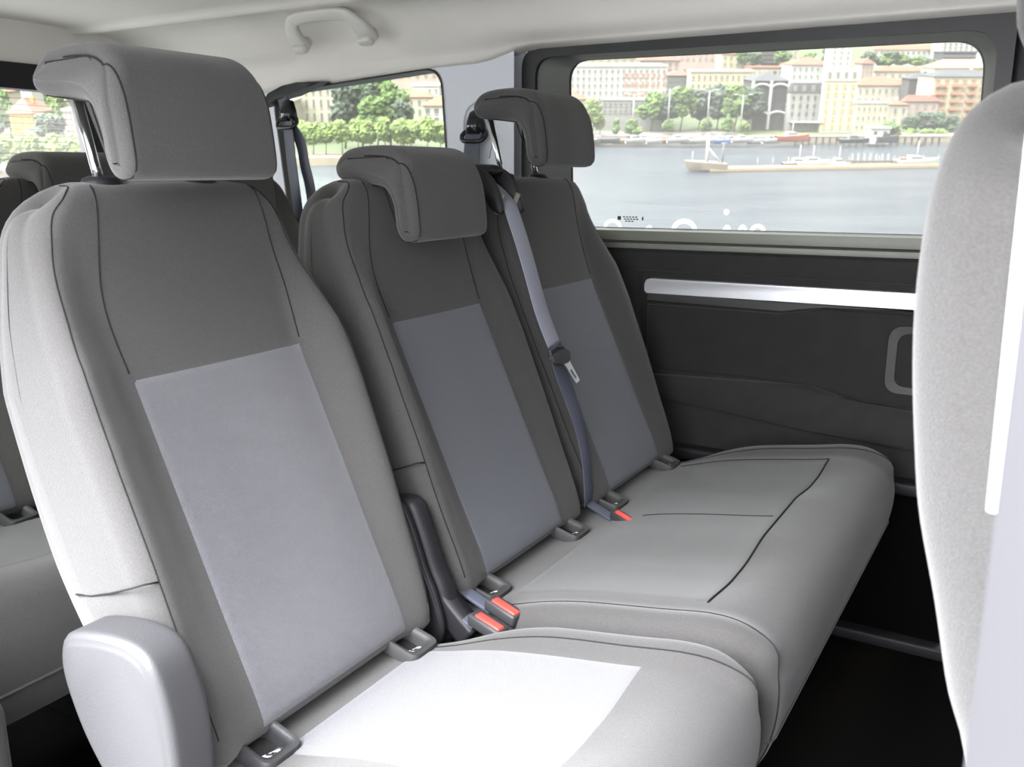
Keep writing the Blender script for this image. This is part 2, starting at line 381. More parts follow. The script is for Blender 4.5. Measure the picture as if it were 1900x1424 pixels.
mb.build('handle_bezel', 'bez', DR, sharp=35)
mb = MB(); mb.prism(hi, XZ(2.05), XZ(2.038)); mb.rbox((-.19, 2.035, -.40), (.05, .02, .08), .006)
mb.build('door_handle', 'gloss', DR, sharp=35)
mb = MB(); mb.rbox((-.50, 2.03, -.665), (.95, .05, .03), .008); mb.rbox((-.55, 2.045, -1.03), (1.2, .07, .03), .006)
mb.build('trim_3', 'black', None, sharp=30)['kind'] = 'structure'
mb = MB(); mb.rbox((1.05, 2.08, -.62), (2.3, .08, .9), .02); mb.rbox((-.08, 2.10, .1), (.10, .08, .62), .02); mb.rbox((1.9, 2.08, .1), (.5, .08, .5), .02)
tag(mb.build('wall_far_front', 'black', sharp=30), kind='structure')
# printing on the outside of the glass: tops of rounded script letters and an approval mark
mb = MB()
def arc(cx_, cz_, rx, rz, a0, a1, wd):
    P = [[(cx_+(rx+d*wd)*math.cos(a), 2.0862, cz_+(rz+d*wd)*math.sin(a)) for d in (-.5, .5)] for a in [R_(a0+(a1-a0)*k/16) for k in range(17)]]
    mb.grid(P)
arc(-.962, -.137, .020, .016, -5, 185, .009); arc(-.865, -.142, .006, .009, 0, 180, .008); arc(-.776, -.137, .026, .020, -5, 185, .012)
arc(-.675, -.0935, .0036, .0036, 0, 360, .0072); arc(-.672, -.137, .005, .010, 0, 180, .010); arc(-.635, -.137, .006, .011, 0, 180, .010); arc(-.600, -.137, .014, .014, -5, 185, .010)
mb.build('script_print', 'print', W1, smooth=False)
mb = MB()
for k in range(3):
    for j in range(5 - (k == 2)*2):
        mb.rbox((-.932+j*.008+k*.003, 2.0865, -.111-k*.0052), (.0055, .0006, .0028))
mb.rbox((-.945, 2.0865, -.114), (.009, .0006, .009)); mb.rbox((-.883, 2.0865, -.114), (.004, .0006, .008))
mb.build('approval_mark', 'bez', W1, smooth=False)
# headliner
def ceil_prof(X):
    k = ss(-1.30, -1.14, X); zt = interp(X, [(-2.5, .205), (-2.0, .226), (-1.45, .258), (-1.2, .264)])
    return [(.30, .27), (.36, .33), (.46, .375), (.70, .395), (1.20, .402), (1.62, .395), (1.69, .392), (1.725, .378), (1.77, .385), (1.83, .384), (1.875, .37), (1.91, .345), (1.94, .317 - .0*k), (1.975, .285*(1-k)+.300*k), (1.990, zt*(1-k)+.292*k), (2.04, (zt-.002)*(1-k)+.288*k)]
mb = MB(); rows = []
for X in np.linspace(-2.52, 2.3, 120):
    pr = smooth_open([(a, b, 0) for a, b in ceil_prof(X)], 5)
    dome = .0
    r = []
    for p in pr:
        z = p.y
        # shallow moulded recess around the grab handle
        gx = ss(-1.93, -1.84, X)*(1-ss(-1.55, -1.49, X)); gy = ss(1.74, 1.80, p.x)*(1-ss(1.93, 1.99, p.x))
        z += .010*gx*gy
        # the roof drops a little towards the tailgate
        z -= .05*ss(-1.9, -2.5, X)*0 + .018*ss(-1.95, -2.5, -abs(X)) * 0
        r.append((X, p.x + .018*gx*gy, z))
    rows.append(r)
mb.grid(rows); mb.grid([[(x, y, z+.03) for x, y, z in r] for r in rows])
tag(mb.build('ceiling', 'ceil'), kind='structure')
mb = MB(); mb.rbox((-.1, 1.15, .46), (4.9, 2.0, .04), .02); tag(mb.build('ceiling_shell', 'pillar', sharp=30), kind='structure')
# grab handle
gh = empty('grab_handle', (-1.68, 1.88, .34), 'light grey grab handle on the headliner above the rear quarter window', 'handle')
pts = [(-1.785, 1.900, .318), (-1.787, 1.872, .340), (-1.778, 1.852, .366), (-1.755, 1.845, .380), (-1.68, 1.843, .383), (-1.60, 1.845, .379), (-1.572, 1.852, .366), (-1.560, 1.872, .345), (-1.560, 1.900, .326)]
sp = smooth_open(pts, 6); mb = MB(); rows = []
for i, p in enumerate(sp):
    t = (sp[min(i+1, len(sp)-1)]-sp[max(i-1, 0)]).normalized(); a = Vector((0, -.75, -.66)); a = (a-t*a.dot(t)).normalized(); b = t.cross(a)
    e = abs(i/(len(sp)-1)-.5)*2; wd = .017 + .010*ss(.45, .85, e); th = .009+.003*ss(.5, .9, e)
    rows.append([p + a*th*math.copysign(abs(math.cos(q))**.6, math.cos(q)) + b*wd*math.copysign(abs(math.sin(q))**.6, math.sin(q)) for q in [2*math.pi*k/16 for k in range(16)]])
mb.grid(rows, cv=True); mb.build('grip', 'handle', gh)
for x in (-1.783, -1.562):
    mb = MB(); mb.rbox((x, 1.893, .328 if x > -1.7 else .322), (.046, .026, .046), .010, rot=Matrix.Rotation(R_(-38), 3, 'X'), seg=4); mb.build('mount', 'handle', gh)
# rear wall with tailgate window
RX = -2.50
g = rpoly([(.55, .225), (.50, -.10), (1.76, -.10), (1.72, .216)], [.05, .04, .04, .05]); gb = rpoly([(.45, .29), (.42, -.2), (1.86, -.2), (1.70, .285)], [.05, .04, .04, .04]); go = rpoly([(.30, .40), (.30, FZ), (2.06, FZ), (2.06, .40)], .01)
mb = MB(); mb.grid([[(RX, p[0], p[1]) for p in L] for L in (go, gb)], cv=True); mb.grid([[(RX-.05, p[0], p[1]) for p in L] for L in (go, gb)], cv=True)
tag(mb.build('wall_rear', 'ceil', smooth=False), kind='structure')
mb = MB(); mb.grid([[(x, p[0], p[1]) for p in L] for L, x in ((gb, RX-.05), (gb, RX+.01), (g, RX+.01), (g, RX-.05))], cv=True)
tag(mb.build('trim_4', 'black', sharp=30), kind='structure')
mb = MB(); n = len(g); mb.add([(RX-.02, p[0], p[1]) for p in g], [tuple(range(n))])
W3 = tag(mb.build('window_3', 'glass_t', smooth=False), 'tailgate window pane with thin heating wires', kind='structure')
mb = MB()
for k in range(11): z = .195-k*.0165; mb.tube([(RX-.017, .56, z), (RX-.017, 1.70, z-.001)], .0006, 0, 4)
mb.build('heating_wire', 'bez', W3)
# near side: C pillar, quarter opening and lower wheel-arch trim; B pillar by the camera
wn = rpoly([(-2.35, .20), (-2.35, -.30), (-1.42, -.30), (-1.42, .20)], .05); wno = rpoly([(-2.52, .33), (-2.52, FZ), (-1.08, FZ), (-1.08, .33)], .01)
mb = MB(); ringmesh(mb, [(wno, .34), (wn, .34), (wn, .30), (wno, .30)], 0)
tag(mb.build('wall_near', 'pillar', sharp=30), kind='structure')
pane('window_4', wn, .32, 'glass', 'near side rear quarter window pane')
mb = MB(); mb.rbox((-1.72, .425, -.815), (1.50, .15, .46), .02); tag(mb.build('trim_5', 'door', sharp=30), kind='structure')
mb = MB(); mb.prism(rpoly([(.105, .33), (-.010, .33), (-.006, -.50), (.03, -1.10), (.2, -1.10)], [.01, .03, .05, .02, .01], 5), XZ(.30), XZ(.40), .018, seg=4)
PB = tag(mb.build('trim_6', 'npillar', sharp=40), 'pale painted door pillar beside the camera', kind='structure')
mb = MB(); mb.tube([(-.014, .385, .04), (-.0125, .385, -.04), (-.0105, .385, -.13)], [.0022, .0026, .003], 0, 10); mb.build('sheen_strip', 'white', PB)  # white tube stands in for the bright sheen along the pillar edge
mb = MB(); mb.rbox((1.25, .34, -.62), (2.1, .08, .9), .02); mb.rbox((2.1, .34, .1), (.4, .08, .6), .02)
tag(mb.build('wall_near_front', 'black', sharp=30), kind='structure')
# floor, dashboard end, front, and the quay the van stands on
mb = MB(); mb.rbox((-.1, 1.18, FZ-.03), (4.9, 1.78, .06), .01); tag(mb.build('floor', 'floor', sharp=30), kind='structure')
mb = MB(); mb.rbox((2.1, 1.18, -.45), (.3, 1.7, 1.2), .06); tag(mb.build('wall_front', 'black', sharp=30), kind='structure')  # unseen front end, raised high to hold back light from ahead
mb = MB(); mb.rbox((0, -13.5, -1.55), (50, 31.4, .2), .02); tag(mb.build('ground', 'deck', sharp=30), kind='structure')
mb = MB(); mb.rbox((-.1, 1.18, -1.26), (4.7, 1.5, .38), .05); tag(mb.build('floor_chassis', 'black', sharp=30), kind='structure')
# ================================================================ seats
TILT = .461
back_ctrl = [(-.738, -.640), (-.722, -.630), (-.7295, -.60), (-.7475, -.56), (-.776, -.50), (-.822, -.40), (-.868, -.30), (-.904, -.22), (-.930, -.15), (-.941, -.105), (-.946, -.065), (-.952, -.035), (-.966, -.018), (-.99, -.013), (-1.012, -.019), (-1.028, -.040),
             (-1.034, -.080), (-1.031, -.14), (-1.022, -.22), (-1.005, -.30), (-.980, -.39), (-.950, -.47), (-.905, -.55), (-.855, -.61), (-.81, -.64), (-.77, -.647)]
cush_ctrl = [(-.745, -.655), (-.70, -.648), (-.65, -.634), (-.58, -.612), (-.50, -.595), (-.40, -.578), (-.33, -.566), (-.285, -.569), (-.25, -.588), (-.234, -.625), (-.236, -.68), (-.252, -.735), (-.285, -.775), (-.35, -.795), (-.50, -.80), (-.68, -.79), (-.78, -.77), (-.80, -.71), (-.78, -.665)]
head_ctrl = [(-.876, -.010), (-.864, .002), (-.866, .04), (-.874, .085), (-.888, .118), (-.918, .136), (-.970, .139), (-1.018, .132), (-1.037, .110), (-1.028, .088), (-1.00, .080), (-.958, .078), (-.930, .070), (-.916, .045), (-.911, .01), (-.898, -.009)]
def backpad(yc, hw, dx, lb=.05, rb=.05, bot=0):
    tab = [(-.64, hw-.012), (-.56, hw-.004), (-.45, hw), (-.25, hw+.004), (-.17, hw-.006), (-.11, hw-.018), (-.06, hw-.026), (-.01, hw-.030)]
    def wfn(x, z):
        d = min(.074, max(0, -.008-z)); return interp(z, tab) - (.074 - math.sqrt(max(0, .074**2-(.074-d)**2)))
    bt = [(-.64, .30), (-.52, .55), (-.42, .80), (-.30, 1.0), (-.22, 1.0), (-.14, .52), (-.09, .20), (-.05, .04), (-.02, 0)]
    def bump(x, z, nx, nz, y, w_):
        b = lb if y < 0 else rb
        f = ss(.25, .75, nx)
        q = abs(y)
        d = b*interp(z, bt)*ss(.135, .196, q)*f
        d += .005*ss(-.20, -.07, z)*(1-ss(.12, .20, q))*f
        d -= .006*(1-ss(0, .14, q))*f*ss(-.62, -.45, z)*(1-ss(-.3, -.1, z))
        return d
    return Pad(back_ctrl, yc, wfn, .030, bump, 130, dx, spine=True)
def seat_back(parent, yc, hw, dx, ins, ihalf, lb, rb, icen=0, ztop=-.227, label=None, side_seam=True):
    P = backpad(yc, hw, dx, lb, rb); mb = MB(); P.mesh(mb, 56, 8)
    U = P.u_at
    ub, ut = U(-.730, -.636), U(-.904, ztop)
    for sg in (-1, 1):
        c = icen + sg*ihalf
        P.line(mb, [(ut, c), (U(-.930, -.15), c+sg*.004), (U(-.944, -.08), c-sg*.004), (U(-.96, -.02), c-sg*.016)])
    for sg in (-1, 1):
        zs = [(-.73, -.60), (-.776, -.50), (-.822, -.40), (-.868, -.30), (-.904, -.22), (-.930, -.15), (-.941, -.10), (-.948, -.055), (-.956, -.028), (-.975, -.0155), (-1.0, -.014)]
        P.line(mb, [(U(*z), sg*(P.wf(0, z[1])-.017)) for z in zs], .0008)
    if side_seam:
        # short seam running back across the side panel
        q = [P.pt(U(-.80, -.45), -hw+.004) + Vector((0, -.001, 0)), Vector((-.85+dx, yc-hw-.005, -.470)), Vector((-.90+dx, yc-hw-.0055, -.482)), P.pt(U(-.945, -.48), -hw+.002)]
    if side_seam: mb.tube([P.pt(U(-.805, -.438), -(P.wf(0, -.438)-.017)), (-.785+dx, yc-hw+.0005, -.424), (-.80+dx, yc-hw-.0045, -.430), (-.835+dx, yc-hw-.0058, -.444), (-.87+dx, yc-hw-.0058, -.456), (-.90+dx, yc-hw-.005, -.462)], .0011, 1, 6)
    bk = mb.build('backrest', ['fabric', 'seam'], parent)
    pt = P.patch(ub, ut, lambda a: icen-ihalf+.012*(1-a)*0, lambda a: icen+ihalf, .0014) if False else P.patch(ub+1, ut, icen-ihalf, icen+ihalf, .0014, 70, 40)
    tag(pt.build('backrest_insert', ins, bk), label or 'grey woven insert')
    return P
def headrest(parent, yc, dx, dz, hw=.113):
    def bump(x, z, nx, nz, y, w_):
        return .004*(1-ss(0, .1, abs(y)))*ss(.3, .8, nx)
    P = Pad(head_ctrl, yc, lambda x, z: hw - .012*ss(.07, .14, z), .017, bump, 90, dx, dz, .0025, (.04, .10))
    mb = MB(); P.mesh(mb, 28, 8)
    us = [P.u_at(*z) for z in ((-.882, -.0125), (-.874, -.009), (-.864, .01), (-.867, .05), (-.876, .09), (-.892, .122), (-.925, .137), (-.975, .1385))]
    for sg in (-1, 1):
        P.line(mb, [(u, sg*(P.wf(0, .05)-.010)) for u in us], .0011)
    return mb.build('headrest', ['fabric', 'seam'], parent)
def posts(parent, ys, dx, zt, lean=.27):
    for y in ys:
        mb = MB(); b = Vector((-.985+dx, y, -.03)); t = Vector((-.985+dx-(zt+.03)*lean, y, zt)); mb.tube([b, b.lerp(t, .5), t], .0062, 0, 14)
        mb.build('headrest_post', 'chrome', parent)
    for y in ys:
        mb = MB(); c = Vector((-.985+dx, y, -.012)); rows = []
        for r, z in ((.001, .006), (.012, .006), (.0185, .003), (.021, -.003), (.021, -.012)):
            rows.append([(c.x+r*1.05*math.cos(a), c.y+r*1.15*math.sin(a), c.z+z) for a in [2*math.pi*k/20 for k in range(20)]])
        mb.grid(rows, cv=True); mb.build('post_guide', 'black', parent)
def bezel(parent, yc, dx, bright=False):
    """lower anchor guide: a rounded rectangular funnel let into the crease, with a small pictogram tab"""
    c = Vector((-.706+dx, yc, -.634)); rot = Matrix.Rotation(R_(14), 3, 'Y')
    def put(p, h): return c + rot @ Vector((p[0], p[1], h))
    ou = rpoly([(-.036, -.029), (.030, -.029), (.030, .029), (-.036, .029)], .015, 6); inn = [Vector((p.x*.66-.003, p.y*.66)) for p in ou]
    mb = MB(); mb.grid([[put(p*k, h) for p in L] for L, k, h in ((ou, 1, -.014), (ou, 1, .001), (ou, .94, .005), (ou, .82, .005), (inn, 1.03, .002), (inn, .98, -.004), (inn, .92, -.020))], cv=True)
    o = mb.build('anchor_guide', 'bez' if not bright else 'gplast', parent, sharp=60)
    mb = MB(); mb.add([put(p*.95, -.016) for p in inn], [tuple(range(len(inn)))]); mb.build('slot', 'hole', o, smooth=False)
    mb = MB(); mb.prism([(.002, -.014), (.017, -.014), (.017, .006), (.010, .008)], lambda p: put(p, -.014), lambda p: put(p, -.009+p[0]*.35))
    l = mb.build('pictogram_tab', 'white', o, smooth=False)
    mb = MB(); mb.tube([put((.006, -.008), -.0062), put((.014, -.004), -.0035)], .0013, 0, 6); mb.tube([put((.009, -.003), -.005), put((.014, .000), -.0035)], .0009, 0, 6); mb.build('pictogram', 'hole', o)
def cush(parent, yc, hw, dx, cens, ihalf, ins, label, lift=0):
    def bump(x, z, nx, nz, y, w_):
        f = ss(.3, .8, nz)
        dish = sum((1-ss(.02, .15, abs(y-c))) for c in cens)
        d = -.010*dish*f*ss(-.70, -.55, x)*(1-ss(-.36, -.27, x))
        d += .013*ss(hw-.075, hw-.03, abs(y))*f*ss(-.70, -.50, x)
        for c in cens[:-1]: pass
        return d
    P = Pad(cush_ctrl, yc, lambda x, z: hw - .055*ss(-.52, -.78, -abs(x))*0 - .03*(1-ss(-.72, -.50, x)) - .010*ss(-.30, -.24, x), .028, bump, 120, dx, lift, .004)
    mb = MB(); P.mesh(mb, 30*len(cens)+20, 8); U = P.u_at
    for sg in (-1, 1):
        ed = hw - .044
        P.line(mb, [(U(-.70, -.648), sg*(ed-.02)), (U(-.6, -.617), sg*(ed-.008)), (U(-.5, -.595), sg*ed), (U(-.4, -.577), sg*ed), (U(-.33, -.566), sg*ed), (U(-.285, -.569), sg*(ed+.004)), (U(-.25, -.588), sg*(ed+.012)), (U(-.236, -.63), sg*(ed+.018)), (U(-.238, -.69), sg*(ed+.018)), (U(-.26, -.745), sg*(ed+.02))], .001)
    P.line(mb, [(U(-.243, -.705), y) for y in np.linspace(-hw+.02, hw-.02, 9)], .0024, 0)
    cu = mb.build('cushion', ['fabric', 'seam'], parent)
    for c in cens:
        a, b = U(-.700, -.648), U(-.365, -.572)
        pm = P.patch(a, b, c-ihalf, c+ihalf, .0012, 50, 36) if len(cens) == 1 else None
        if pm: tag(pm.build('cushion_insert', ins, cu), label)
    if len(cens) > 1:
        a, b = U(-.668, -.640), U(-.360, -.571)
        tag(P.patch(a, b, cens[0]-ihalf, cens[-1]+ihalf, .0012, 50, 70).build('cushion_insert', ins, cu), label)
        mb = MB(); y0_, y1_ = cens[0]-ihalf, cens[-1]+ihalf; uf = b+.0
        P.line(mb, [(uf, y) for y in np.linspace(y0_, y1_, 12)], .0015, 0, .001); P.line(mb, [(u, y1_) for u in np.linspace(a, b, 8)], .0009, 0, .001)
        mb.build('insert_seam', 'seam', cu)
        mb = MB(); P.line(mb, [(U(-.60, -.617), -.002), (U(-.5, -.595), -.002), (U(-.40, -.577), -.002), (U(-.365, -.572), -.002)], .0011, 0, .0014); mb.build('centre_seam', 'seam', cu)
    return P
def hinge_cover(parent, prof, y0, y1, m, dx=0, r=.014, label=None):
    P = Pad(prof, (y0+y1)/2, (y1-y0)/2, r, None, 70, dx, 0, .002, (.2, .5)); mb = MB(); P.mesh(mb, 6, 6); o = mb.build('hinge_cover', m, parent)
    if label: tag(o, label)
    return o
def base_frame(parent, ys, dx):
    for y in ys:
        mb = MB(); mb.prism([(-.74+dx, -.79), (-.40+dx, -.79), (-.44+dx, -.90), (-.36+dx, FZ+.02), (-.36+dx, FZ), (-.80+dx, FZ), (-.80+dx, FZ+.02), (-.66+dx, -.92)], XZ(y-.012), XZ(y+.012), .003)
        mb.build('support_leg', 'black', parent, sharp=40)
    mb = MB(); mb.rbox((-.56+dx, (ys[0]+ys[-1])/2, -.80), (.40, ys[-1]-ys[0]+.04, .03), .008); mb.tube([(-.5+dx, ys[0], -.86), (-.5+dx, ys[-1], -.86)], .012, 0, 10)
    mb.build('under_frame', 'black', parent, sharp=40)
outer_cover = [(-.855, -.505), (-.852, -.476), (-.838, -.458), (-.800, -.447), (-.755, -.441), (-.722, -.445), (-.702, -.462), (-.688, -.500), (-.682, -.550), (-.684, -.61), (-.70, -.665), (-.74, -.68), (-.79, -.625), (-.825, -.580), (-.845, -.54)]
outer_cover = [(a-.002, b-.011) for a, b in outer_cover]
mid_cover = [(-.835, -.505), (-.815, -.475), (-.772, -.470), (-.752, -.500), (-.728, -.565), (-.712, -.60), (-.700, -.66), (-.74, -.70), (-.80, -.66), (-.83, -.58)]
def single_seat(dx, label, group, raised=True, row='m'):
    t = empty('car_seat', (-.6+dx, .767, FZ), label, 'seat', group)
    seat_back(t, .769, .213, dx, 'insert' if row == 'm' else 'insert_fine', .135, .035, .045, icen=.012, label='light grey dotted woven insert')
    headrest(t, .757, dx, 0 if raised else -.105)
    posts(t, (.695, .838), dx, .085 if raised else -.02)
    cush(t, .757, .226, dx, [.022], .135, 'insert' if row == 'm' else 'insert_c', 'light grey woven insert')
    for y in (.638, .905): bezel(t, y, dx, y < .7 and row == 'm')
    hinge_cover(t, outer_cover, .497, .550, 'gplast', dx, .010, 'grey plastic hinge cover')
    hinge_cover(t, mid_cover, .979, .989, 'black', dx-.006, .004)
    base_frame(t, (.60, .92), dx)
    return t
def double_bench(dx, label, group, raised=True, row='m'):
    t = empty('bench_seat', (-.6+dx, 1.48, FZ), label, 'seat', group)
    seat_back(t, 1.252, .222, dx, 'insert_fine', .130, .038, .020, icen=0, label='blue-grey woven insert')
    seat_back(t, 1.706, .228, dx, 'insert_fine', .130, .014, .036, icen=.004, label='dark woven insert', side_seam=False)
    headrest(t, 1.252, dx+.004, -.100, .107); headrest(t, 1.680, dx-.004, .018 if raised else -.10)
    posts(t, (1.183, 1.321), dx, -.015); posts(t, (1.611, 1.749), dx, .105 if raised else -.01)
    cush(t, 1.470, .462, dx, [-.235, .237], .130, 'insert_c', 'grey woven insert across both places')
    for y in (1.105, 1.382, 1.555, 1.842): bezel(t, y, dx)
    hinge_cover(t, mid_cover, .993, 1.030, 'black', dx, .014)
    mb = MB(); sp = smooth_open([(-.765+dx, 1.012, -.57), (-.735+dx, 1.012, -.612), (-.705+dx, 1.011, -.640), (-.675+dx, 1.010, -.664)], 5); mb.ribbon(sp, (0, .034, 0), .022); mb.build('hinge_arm', 'black', t)
    base_frame(t, (1.10, 1.84), dx)
    # shoulder belt outlet on top of the centre backrest
    y0 = 1.472; cheek = [(-1.03, -.030), (-1.02, -.008), (-.985, .006), (-.945, .008), (-.915, -.004), (-.895, -.028), (-.882, -.062), (-.884, -.078), (-.905, -.070), (-.93, -.045), (-.98, -.045)]
    g = MB()
    for yy in (y0-.036, y0+.036): Pad(cheek, yy, .0065, .003, None, 60, dx, 0, .001, (.1, .2)).mesh(g, 4, 3)
    g.ribbon(smooth_open([(-1.02+dx, y0, -.012), (-.985+dx, y0, .004), (-.945+dx, y0, .006), (-.922+dx, y0, -.004)], 5), (0, .070, 0), .006)
    go_ = g.build('belt_outlet', 'black', t)
    g = MB()
    for yy in (y0-.0272, y0+.0285):
        g = MB(); g.rbox((-.895+dx, yy, -.060), (.010, .006, .040), .002, rot=Matrix.Rotation(R_(22), 3, 'Y'))
        tag(g.build('slot_cheek', 'sill', go_, sharp=35), 'olive grey slot cheek')
    return t
SE1 = single_seat(0, 'single middle-row seat nearest the open door with raised headrest and pale dotted inserts', None)
SE2 = double_bench(0, 'two-place middle-row bench against the far sliding door, one headrest raised and one lowered', None)
SE3 = single_seat(-.93, 'single third-row seat behind the nearest seat, only its dark cushion front in view', None, False, 'r')
SE4 = double_bench(-.93, 'dark two-place third-row bench below the tailgate window', None, False, 'r')
# front seat on the near side, seen from behind at the right edge of the photo
fs = empty('front_seat', (.30, .80, FZ), 'pale grey front seat at the right edge, seen from its side', 'seat')
fp = [(-.0575, .052), (-.068, .02), (-.0735, -.03), (-.0725, -.09), (-.064, -.165), (-.050, -.235), (-.030, -.315), (-.016, -.36), (.0, -.46), (.03, -.56), (.12, -.60), (.20, -.55), (.185, -.42), (.14, -.28), (.10, -.15), (.07, -.04), (.055, .03), (.02, .068), (-.03, .072)]
fp = [(a-.001, b-.016) for a, b in fp]
P = Pad(fp, .80, lambda x, z: .222 - .07*ss(-.02, .07, z), .035, lambda x, z, nx, nz, y, w_: .0025*noise.noise(Vector((x*14, y*9, z*12))), 120); mb = MB(); P.mesh(mb, 40, 10)
mb.tube([(P.pt(P.u_at(.015, z), -.222).x+dxx, .574, z) for z, dxx in ((.04, 0), (-.1, .01), (-.25, .03), (-.42, .05))], .0012, 1, 6)
mb.build('backrest', ['fabric', 'seam'], fs)
hp = [(-.040, .085), (-.045, .12), (-.050, .18), (-.045, .25), (-.01, .28), (.04, .275), (.07, .23), (.075, .15), (.055, .09), (.02, .068), (-.02, .070)]
P = Pad(hp, .80, .125, .035, None, 80); mb = MB(); P.mesh(mb, 24, 8); mb.build('headrest', ['fabric', 'seam'], fs)
for y in (.74, .86):
    mb = MB(); mb.tube([(.01, y, .03), (.012, y, .12)], .006, 0, 12); mb.build('headrest_post', 'chrome', fs)
P = Pad([(.05, -.50), (.3, -.47), (.55, -.45), (.62, -.50), (.60, -.58), (.5, -.62), (.1, -.64), (.03, -.60)], .80, .235, .03, None, 80); mb = MB(); P.mesh(mb); mb.build('cushion', ['fabric', 'seam'], fs)
mb = MB(); mb.rbox((.32, .80, -.83), (.42, .36, .42), .02); mb.build('seat_base', 'black', fs, sharp=30)
# ---------------------------------------------------------------- seat belts
def belt_path(pts, wv, m, parent, name='webbing', sub=8):
    mb = MB(); sp = smooth_open(pts, sub); mb.ribbon(sp, wv, .0012); return mb.build(name, m, parent)
cb = empty('seat_belt', (-.93, 1.478, -.05), 'grey shoulder belt hanging down between the two bench places with its tongue', 'seat belt')
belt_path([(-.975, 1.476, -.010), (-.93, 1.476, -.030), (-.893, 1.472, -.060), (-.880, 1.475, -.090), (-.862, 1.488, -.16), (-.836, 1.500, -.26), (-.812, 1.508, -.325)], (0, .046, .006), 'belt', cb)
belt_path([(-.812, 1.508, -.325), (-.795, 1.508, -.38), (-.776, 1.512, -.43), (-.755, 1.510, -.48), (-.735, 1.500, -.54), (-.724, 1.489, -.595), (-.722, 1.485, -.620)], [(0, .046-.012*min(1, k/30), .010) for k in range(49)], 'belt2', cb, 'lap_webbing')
tg = MB(); c = Vector((-.802, 1.500, -.346)); rt3 = Matrix.Rotation(R_(28), 3, 'Y')
def tp(y, s, n): return c + Vector((0, y, 0)) + Vector((math.sin(R_(24))*s, 0, -math.cos(R_(24))*s)) + Vector((math.cos(R_(24))*n, 0, math.sin(R_(24))*n))
tg.prism(rpoly([(-.033, -.006), (-.031, .010), (-.010, .018), (.016, .018), (.034, .008), (.034, -.006), (.0, -.010)], .004, 4), lambda p: tp(p[0], p[1], .002), lambda p: tp(p[0], p[1], .012), .003, seg=3)
tg.tube([tp(y, s, .006) for y, s in ((-.030, .0), (-.026, -.014), (0, -.018), (.024, -.014), (.031, .0))], .0028, 0, 8)
tg.build('tongue_grip', 'bez', cb, sharp=40)
mb = MB(); pl = rpoly([(-.004, .012), (.022, .012), (.024, .024), (.030, .058), (.012, .061), (.003, .026)], .003, 3); hl = rpoly([(.010, .032), (.0165, .032), (.018, .036), (.0225, .051), (.0165, .052), (.0115, .040)], .001, 3)
k_ = [tp(p[0], p[1], .008+p[1]*.05) for p in pl]; k2 = [tp(p[0], p[1], .008+p[1]*.05) for p in hl]; nrm = Vector((math.cos(R_(24)), 0, math.sin(R_(24))))*.0022
mb.grid([k_, [p+nrm for p in k_], [p+nrm for p in k2], k2, k_], cv=True); mb.build('tongue_plate', 'steel', cb, smooth=False)
def wall_belt(root, guide, top, bottoms, wv, label, up_belt=None):
    t = empty('seat_belt', guide, label, 'seat belt')
    gx, gy, gz = guide
    # faceted cover over the swivel loop
    mb = MB(); rows = []
    for k, (wd, dp_, z) in enumerate(((.010, .010, .042), (.016, .020, .036), (.024, .030, .012), (.027, .030, -.006), (.024, .022, -.016))):
        rows.append([(gx+wd*math.copysign(abs(math.cos(a))**.7, math.cos(a)), gy-.002-dp_*max(0, math.sin(a)), gz+z) for a in [math.pi*2*q/14 for q in range(14)]])
    mb.grid(rows, cv=True); mb.add([rows[0][i] for i in range(14)], [tuple(range(14))]); mb.build('swivel_cover', 'gloss', t, sharp=50)
    mb = MB(); sp = smooth_open([(gx-.028, gy-.008, gz-.008), (gx-.036, gy-.016, gz-.020), (gx-.026, gy-.024, gz-.032), (gx, gy-.026, gz-.034), (gx+.026, gy-.024, gz-.032), (gx+.036, gy-.016, gz-.020), (gx+.028, gy-.008, gz-.008)], 5); mb.tube(sp, .0058, 0, 10); mb.build('swivel_loop', 'gloss', t)
    for b in bottoms: belt_path([(gx, gy-.016, gz-.012)] + b, wv, 'belt2', t)
    if up_belt: belt_path(up_belt, wv, 'belt2', t, 'upper_webbing')
    return t
wb = wall_belt(None, (-1.302, 1.996, .105), None, [[(-1.303, 1.972, .05), (-1.305, 1.968, -.03), (-1.31, 1.962, -.2), (-1.33, 1.955, -.55)]], (.047, 0, 0), 'dark belt below a glossy black swivel guide on the pale pillar')
mb = MB(); sp = smooth_open([(-1.332, 1.998, .03), (-1.345, 1.998, .10), (-1.335, 1.998, .15), (-1.30, 1.998, .168), (-1.268, 1.998, .155), (-1.255, 1.998, .10), (-1.27, 1.998, .03)], 6); mb.tube(sp, .003, 0, 8); tag(mb.build('recess_rim', 'pillar', wb), 'pale rim of the belt recess')
wb2 = wall_belt(None, (-1.905, 1.962, .150), None, [[(-1.900, 1.945, .09), (-1.895, 1.945, .02), (-1.875, 1.940, -.12), (-1.84, 1.93, -.40)], [(-1.872, 1.958, .08), (-1.855, 1.956, .01), (-1.835, 1.955, -.08), (-1.80, 1.95, -.40)]], (.045, -.01, .008), 'dark belt hanging across the left side of the rear quarter window', [(-1.945, 1.965, .218), (-1.928, 1.958, .19), (-1.910, 1.950, .15)])
mb = MB(); mb.prism([(-2.02, .178), (-1.985, .214), (-1.93, .232), (-1.87, .238), (-1.78, .2365), (-1.84, .222), (-1.90, .205), (-1.95, .197), (-1.985, .185)], XZ(2.0), XZ(1.955), .004)
tag(mb.build('trim_7', 'black', None, sharp=35), 'black belt outlet trim at the upper corner of the quarter window', kind='structure')
